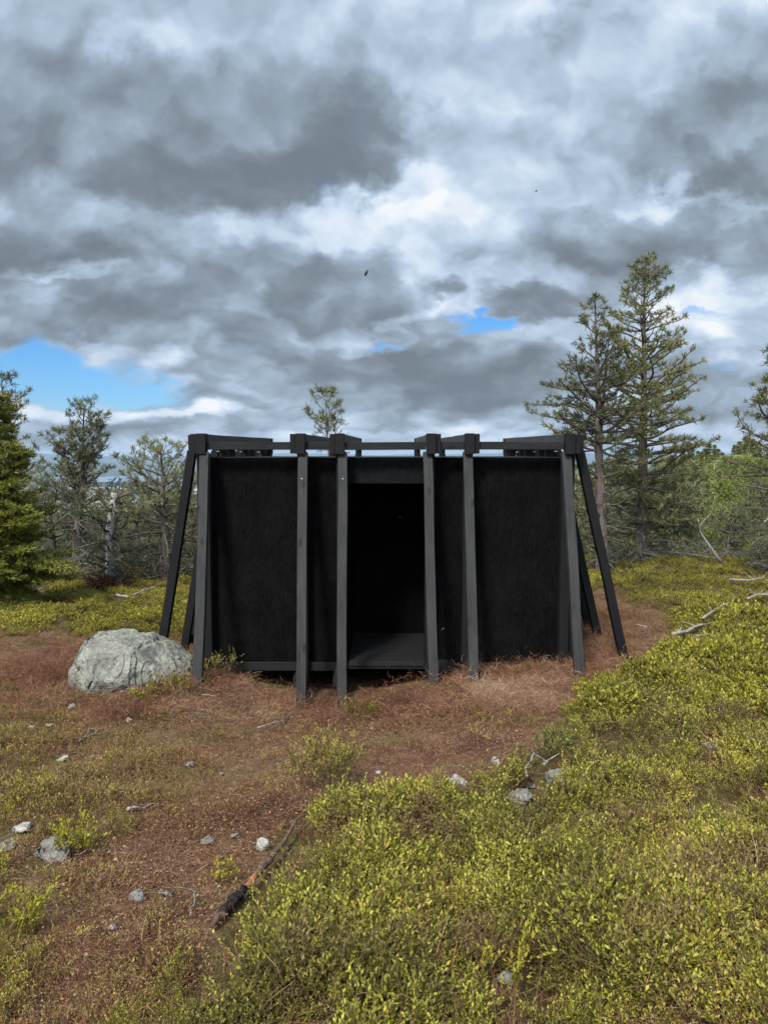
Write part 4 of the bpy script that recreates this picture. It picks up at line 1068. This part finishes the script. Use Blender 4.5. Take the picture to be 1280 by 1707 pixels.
def sprig(seed, stems, Hh, spread, leaf, gap, lw=.55, stem_r=.0011, lean=.5, bare=.25):
    """bilberry-like plant: several upright twigs set with small ovate leaves"""
    rs = np.random.RandomState(seed); st, lf = MB(), MB()
    P_, D_ = [], []
    for k in range(stems):
        a_ = rs.uniform(0, 6.28); r_ = spread * math.sqrt(rs.uniform()); h = Hh * rs.uniform(.55, 1.1)
        p0 = np.array((math.cos(a_) * r_, math.sin(a_) * r_, -.01)); l_ = lean * rs.uniform(.2, 1)
        a2 = a_ + rs.normal(0, .6)
        p1 = p0 + np.array((math.cos(a2) * l_ * h, math.sin(a2) * l_ * h, h))
        mid = (p0 + p1) / 2 + rs.normal(0, .08 * h, 3)
        st.tube(np.array([p0, mid, p1]), [stem_r * 1.4, stem_r, stem_r * .6], 3, False)
        br = [(mid, p1)]
        for w in range(2 if h > .07 else 1):
            f_ = rs.uniform(.25, .8); s0 = mid + (p1 - mid) * f_ * .7
            e = s0 + (p1 - mid) * .55 + rs.normal(0, .22 * h, 3); e[2] = max(e[2], s0[2] + .2 * h)
            st.tube(np.array([s0, (s0 + e) / 2, e]), [stem_r * .9, stem_r * .8, stem_r * .5], 3, False); br.append((s0, e))
        for (s0, e) in br:
            Ln = np.linalg.norm(e - s0); m2 = max(2, int(Ln / gap))
            for w in range(m2):
                f_ = (w + 1) / m2
                if s0 is mid and f_ < bare: continue
                ax = unit(e - s0); q = unit(np.cross(ax, rs.normal(0, 1, 3)))
                P_.append(s0 + (e - s0) * f_); D_.append(unit(q * .7 + ax * .8 + np.array((0, 0, .25))))
    P_, D_ = np.array(P_), np.array(D_)
    nn = rs.normal(0, .5, D_.shape) + np.array((0, 0, 1.0)); nn -= D_ * (nn * D_).sum(1)[:, None]; nn /= np.linalg.norm(nn, axis=1)[:, None]
    n = len(P_); L_ = leaf * rs.uniform(.65, 1.2, n)
    v, q = leaf_shape(P_, D_, nn, L_, L_ * lw); lf.add(v, q)
    return st, lf
def drytuft(seed, n, Hh, spread, r=.0011, curl=.6):
    rs = np.random.RandomState(seed); m = MB()
    for k in range(n):
        a_ = rs.uniform(0, 6.28); p = np.array((rs.normal(0, spread), rs.normal(0, spread), rs.uniform(-.004, Hh * .3)))
        d = unit(np.array((math.cos(a_), math.sin(a_), rs.uniform(-.1, .9) * curl))); pts = [p]; Ln = rs.uniform(.4, 1.2) * Hh * 1.6
        for q in range(4):
            d = unit(d + rs.normal(0, .35, 3)); pts.append(pts[-1] + d * Ln / 4); pts[-1][2] = max(pts[-1][2], -.002)
        m.tube(np.array(pts), np.linspace(r, r * .4, 5), 3, False)
    return m
colls = {}
def mk(cname, objs): colls[cname] = objs
def newcoll(n): c = bpy.data.collections.new(n); colls[n] = c; return c
cA = newcoll('bilberry near')
for k in range(10):
    st, lf = sprig(500 + k, 4, .15, .026, .0135, .0078, lw=.5, lean=.3, stem_r=.0014, bare=.45); src_obj('sprig_%02d' % k, cA, [(st, M['stem']), (lf, M['bilberry'])])
cB = newcoll('bilberry far')
for k in range(8):
    st, lf = sprig(600 + k, 11, .14, .08, .026, .015, lw=.55, stem_r=.0022, lean=.3); src_obj('clump_%02d' % k, cB, [(st, M['stem']), (lf, M['bilberry_far'])])
cD = newcoll('heath sparse')
for k in range(8):
    st, lf = sprig(700 + k, 6, .055, .04, .0095, .0078, lw=.5, stem_r=.0011, lean=.9); src_obj('heath_%02d' % k, cD, [(st, M['dry']), (lf, M['olive'])])
cE = newcoll('dry litter')
for k in range(8):
    src_obj('litter_%02d' % k, cE, [(drytuft(800 + k, 46, .036, .065, .0011, .35), M['dry'])])
cF = newcoll('dry far')
for k in range(6):
    src_obj('litterfar_%02d' % k, cF, [(drytuft(850 + k, 85, .045, .10, .0014, .5), M['dry'])])
cG = newcoll('twigs in shrubs')
for k in range(5):
    src_obj('baretwig_%02d' % k, cG, [(drytuft(900 + k, 22, .105, .07, .0013, 1.8), M['dry'])])

def scatter(name, coll, n, region, dens, zoff=0.0, smin=.8, smax=1.25, tilt=.25, seed=1, lab=None, cat=None):
    """plants of a collection set on the ground by a geometry-nodes instancer; region = (xmin,xmax,ymin,ymax) sampled, thinned by dens()"""
    rs = np.random.RandomState(seed)
    # even in the picture: sample distance with 1/y weighting
    y = 1.0 / rs.uniform(1 / region[3] , 1 / region[2], n) if region[4] else rs.uniform(region[2], region[3], n)
    x = rs.uniform(-1, 1, n) * (y * .72 + 1.2) if region[4] else rs.uniform(region[0], region[1], n)
    keep = rs.uniform(size=n) < dens(x, y)
    # nothing grows under the shelter floor
    sx, sy = x - 7 * math.tan(-SH_ROT), y - 7
    keep &= ~((sx > -1.8) & (sx < 1.7) & (sy > .12) & (sy < 3.6))
    for (sx_, sy_, sw_) in CLEAR: keep &= ~(((x - sx_) ** 2 + (y - sy_) ** 2) < sw_ ** 2)
    if 'litter' in name or 'heath' in name or 'tuft' in name or 'flake' in name or ('bilberry' in name) or name == 'bare_twigs':
        for (sx_, sy_, sw_) in STONE_XY: keep &= ~(((x - sx_) ** 2 + ((y - sy_ + sw_ * .35) * .8) ** 2) < (sw_ * .75 + .02) ** 2)
    keep &= ~((((x - cen.x - .02) / .57) ** 2 + ((y - 6.70) / .54) ** 2) < 1)          # the boulder
    keep &= ~((sx > -1.45) & (sx < .35) & (sy > -.22) & (sy < .2))    # bare hollow under the threshold
    x, y = x[keep], y[keep]; z = height(x, y) + zoff
    me = bpy.data.meshes.new(name); me.vertices.add(len(x)); me.vertices.foreach_set('co', np.stack([x, y, z], -1).astype(np.float32).ravel())
    rot = np.stack([rs.normal(0, tilt, len(x)), rs.normal(0, tilt, len(x)), rs.uniform(0, 6.28, len(x))], -1).astype(np.float32)
    a1 = me.attributes.new('rot', 'FLOAT_VECTOR', 'POINT'); a1.data.foreach_set('vector', rot.ravel())
    big_ = 1 + .32 * fbm(x * 1.7, y * 1.7, 3, 5) + .62 * fbm(x * 4.2, y * 4.2, 2, 6)
    a2 = me.attributes.new('scl', 'FLOAT', 'POINT'); edge_ = (.42 + .58 * sst(soft_green(x, y), .45, 1.0)) if name in ('bilberry_shrubs', 'bare_twigs', 'bilberry_carpet') else 1.0
    if name == 'bilberry_carpet': edge_ = edge_ * (1 - .42 * sst(y, 8.0, 10.5))
    a2.data.foreach_set('value', (rs.uniform(smin, smax, len(x)) * big_ * edge_).astype(np.float32))
    a3 = me.attributes.new('pick', 'INT', 'POINT'); a3.data.foreach_set('value', rs.randint(0, len(coll.objects), len(x)).astype(np.int32))
    o = bpy.data.objects.new(name, me); C.objects.link(o)
    ng = bpy.data.node_groups.new(name, 'GeometryNodeTree')
    ng.interface.new_socket('Geometry', in_out='INPUT', socket_type='NodeSocketGeometry'); ng.interface.new_socket('Geometry', in_out='OUTPUT', socket_type='NodeSocketGeometry')
    N = ng.nodes; gi, go = N.new('NodeGroupInput'), N.new('NodeGroupOutput')
    ci = N.new('GeometryNodeCollectionInfo'); ci.inputs['Collection'].default_value = coll; ci.inputs['Separate Children'].default_value = True; ci.inputs['Reset Children'].default_value = True
    ip = N.new('GeometryNodeInstanceOnPoints'); ip.inputs['Pick Instance'].default_value = True
    def attr(nm, ty):
        a = N.new('GeometryNodeInputNamedAttribute'); a.data_type = ty; a.inputs['Name'].default_value = nm; return [s_ for s_ in a.outputs if s_.enabled and s_.name == 'Attribute'][0]
    e2r = N.new('FunctionNodeEulerToRotation'); ng.links.new(attr('rot', 'FLOAT_VECTOR'), e2r.inputs[0])
    ng.links.new(gi.outputs[0], ip.inputs['Points']); ng.links.new(ci.outputs[0], ip.inputs['Instance'])
    ng.links.new(attr('pick', 'INT'), ip.inputs['Instance Index']); ng.links.new(e2r.outputs[0], ip.inputs['Rotation']); ng.links.new(attr('scl', 'FLOAT'), ip.inputs['Scale'])
    ng.links.new(ip.outputs[0], go.inputs[0])
    mo = o.modifiers.new('plants', 'NODES'); mo.node_group = ng
    tag(o, lab, cat, kind='stuff'); print(name, len(x)); return o
def flakes(seed):
    rs = np.random.RandomState(seed); n = 40; m = MB(); p = rs.normal(0, .055, (n, 3)); p[:, 2] = rs.uniform(.002, .02, n)
    d = rs.normal(0, 1, (n, 3)); d[:, 2] *= .35; d /= np.linalg.norm(d, axis=1)[:, None]
    nn = np.tile((0, 0, 1.0), (n, 1)) + rs.normal(0, .35, (n, 3)); L_ = rs.uniform(.003, .012, n)
    v, q = leaf_shape(p, d, nn, L_, L_ * rs.uniform(.25, .8, n)); m.add(v, q); return m
cH = newcoll('flakes')
for k in range(6): src_obj('flakes_%02d' % k, cH, [(flakes(950 + k), M['flake'])])
def patchy(x, y, f, s): return fbm(x * f, y * f, 3, s)
def d_green(x, y):
    g, d = zones(x, y); p = (sst(patchy(x, y, 1.6, 71), -.75, -.2) * .9 + .1) * (sst(patchy(x, y, 4.2, 6), -.45, .08) * .82 + .18)
    px, py = proj(x, y, near_z(x, y)); bare = np.exp(-((px - 1010) / 150) ** 2 - ((py - 1255) / 42) ** 2) + .7 * np.exp(-((px - 1190) / 90) ** 2 - ((py - 1370) / 30) ** 2) + .6 * np.exp(-((px - 1230) / 80) ** 2 - ((py - 1600) / 50) ** 2) + .8 * np.exp(-((px - 870) / 60) ** 2 - ((py - 1320) / 30) ** 2)
    return g * p * (1 - .75 * np.clip(bare, 0, 1))
def d_sparse(x, y):
    g, d = zones(x, y); p = sst(patchy(x, y, 1.9, 77), -.35, .5)
    return (1 - g) * ((1 - d) * (.25 + .75 * p) + d * .38 * p)
def d_dry(x, y):
    g, d = zones(x, y); return (1 - g) * (.10 + .90 * sst(patchy(x, y, 2, 79), -.40, .35)) + g * .18
def d_lefty(x, y):      # bilberry tufts on the left margin and around the path
    g, d = zones(x, y); p = patchy(x, y, 1.5, 83)
    px, py = proj(x, y, near_z(x, y))
    wl = sst(-px, -150, 20) * sst(py, 1180, 1250)
    return (1 - g) * (1 - d * .9) * np.clip(sst(p, .15, .5) * .45 + wl * sst(p, -.5, .1) * 1.0, 0, 1)
scatter('bilberry_shrubs', cA, 120000, (0, 0, 1.35, 5.6, True), d_green, seed=1, smin=.55, smax=1.12, lab='yellow green bilberry shrubs covering the foreground slope', cat='shrubs')
scatter('bilberry_carpet', cB, 62000, (0, 0, 5.2, 19, True), d_green, seed=2, smin=.75, smax=1.2, lab='olive green bilberry carpet beyond and right of the shelter', cat='ground cover')
scatter('bare_twigs', cG, 7500, (0, 0, 1.35, 7, True), d_green, seed=3, smin=.8, smax=1.2, lab='dry brown twigs standing among the bilberry shrubs', cat='twigs')
scatter('heath_sprigs', cD, 48000, (0, 0, 1.6, 9.5, True), d_sparse, seed=4, lab='low olive heath sprigs scattered over the brown ground', cat='ground cover')
scatter('bilberry_tufts', cA, 17000, (0, 0, 1.6, 7, True), d_lefty, seed=5, smin=.45, smax=.8, lab='small bilberry tufts along the left side of the path', cat='shrubs')
scatter('dry_litter', cE, 26000, (0, 0, 1.6, 8.2, True), d_dry, seed=6, smin=.6, smax=1.1, lab='reddish brown dry heather litter on the trodden path', cat='litter')
scatter('dry_heather', cF, 17000, (0, 0, 5.5, 14, True), d_dry, seed=7, smin=.6, smax=1.1, lab='reddish brown dry heather around the shelter', cat='litter')

scatter('leaf_flakes', cH, 25000, (0, 0, 1.6, 8.5, True), lambda x, y: 1 - zones(x, y)[0] * .9, seed=8, smin=.7, smax=1.4, tilt=.1, lab='dead leaf flakes and bark crumbs strewn over the path', cat='litter')
# a few tufts that stand out on their own
def tuft(px, py, wpx, hpx, mat, lab, seed, n=26, leafpx=7):
    g = ground_at(px, py); k_ = g.y / F
    st, lf = sprig(seed, n, hpx * k_, wpx * k_ * .5, leafpx * k_, leafpx * k_ * .55, lw=.55, stem_r=.0012)
    root = empty('small_shrub', g); tag(root, lab, 'shrub')
    link('stems', st.mesh('stems'), M['stem'], root); link('leaves', lf.mesh('leaves'), mat, root)
tuft(128, 1432, 44, 62, M['yellow'], 'bright yellow shrub right of the half buried grey stone', 21, 34)
tuft(535, 1318, 90, 75, M['olive'], 'round olive shrub tuft growing alone in the brown path', 22, 60)
tuft(545, 1285, 50, 45, M['yellow'], 'yellow topped tuft behind the round olive one in the path', 28, 16, 6)
tuft(603, 1205, 44, 34, M['bilberry_far'], 'small green sprigs below the third slanted post', 23, 22, 6)
tuft(843, 1680, 34, 120, M['yellow'], 'golden yellow sprig near the bottom edge of the photo', 24, 9, 11)
tuft(912, 1270, 44, 62, M['birch_leaf'], 'fresh green sprig on the right bank beside the grey stones', 25, 20, 6)
tuft(285, 1165, 44, 34, M['bilberry_far'], 'green shrub against the right foot of the boulder', 26, 30, 6)
tuft(240, 1172, 40, 22, M['bilberry_far'], 'low green shrub against the front foot of the boulder', 27, 22, 6)
tuft(375, 1470, 40, 30, M['yellow'], 'small yellowish tuft above the charred stick', 29, 22, 7)
tuft(360, 1128, 60, 34, M['olive'], 'pale dry tuft against the left corner of the shelter', 30, 34, 5)
tuft(55, 1345, 60, 50, M['olive'], 'loose olive tuft at the left edge above the flat white stone', 31, 34, 7)
tuft(25, 1560, 70, 70, M['yellow'], 'yellow green shrub at the left edge low in the photo', 32, 34, 9)

# ================================================================== AIR
bm = bmesh.new(); bmesh.ops.create_cube(bm, size=1); me = bpy.data.meshes.new('haze'); bm.to_mesh(me); bm.free()
m_, T_, o_ = new_mat('blue air'); pv = T_.node('ShaderNodeVolumePrincipled')
pv.inputs['Color'].default_value = (.62, .78, .97, 1); pv.inputs['Density'].default_value = 6.5e-5; pv.inputs['Anisotropy'].default_value = .1
T_.l.new(pv.outputs[0], o_.inputs['Volume'])
hz = link('haze', me, m_); hz.scale = (82000, 82000, 420); hz.location = (0, 0, -140); tag(hz, kind='stuff')
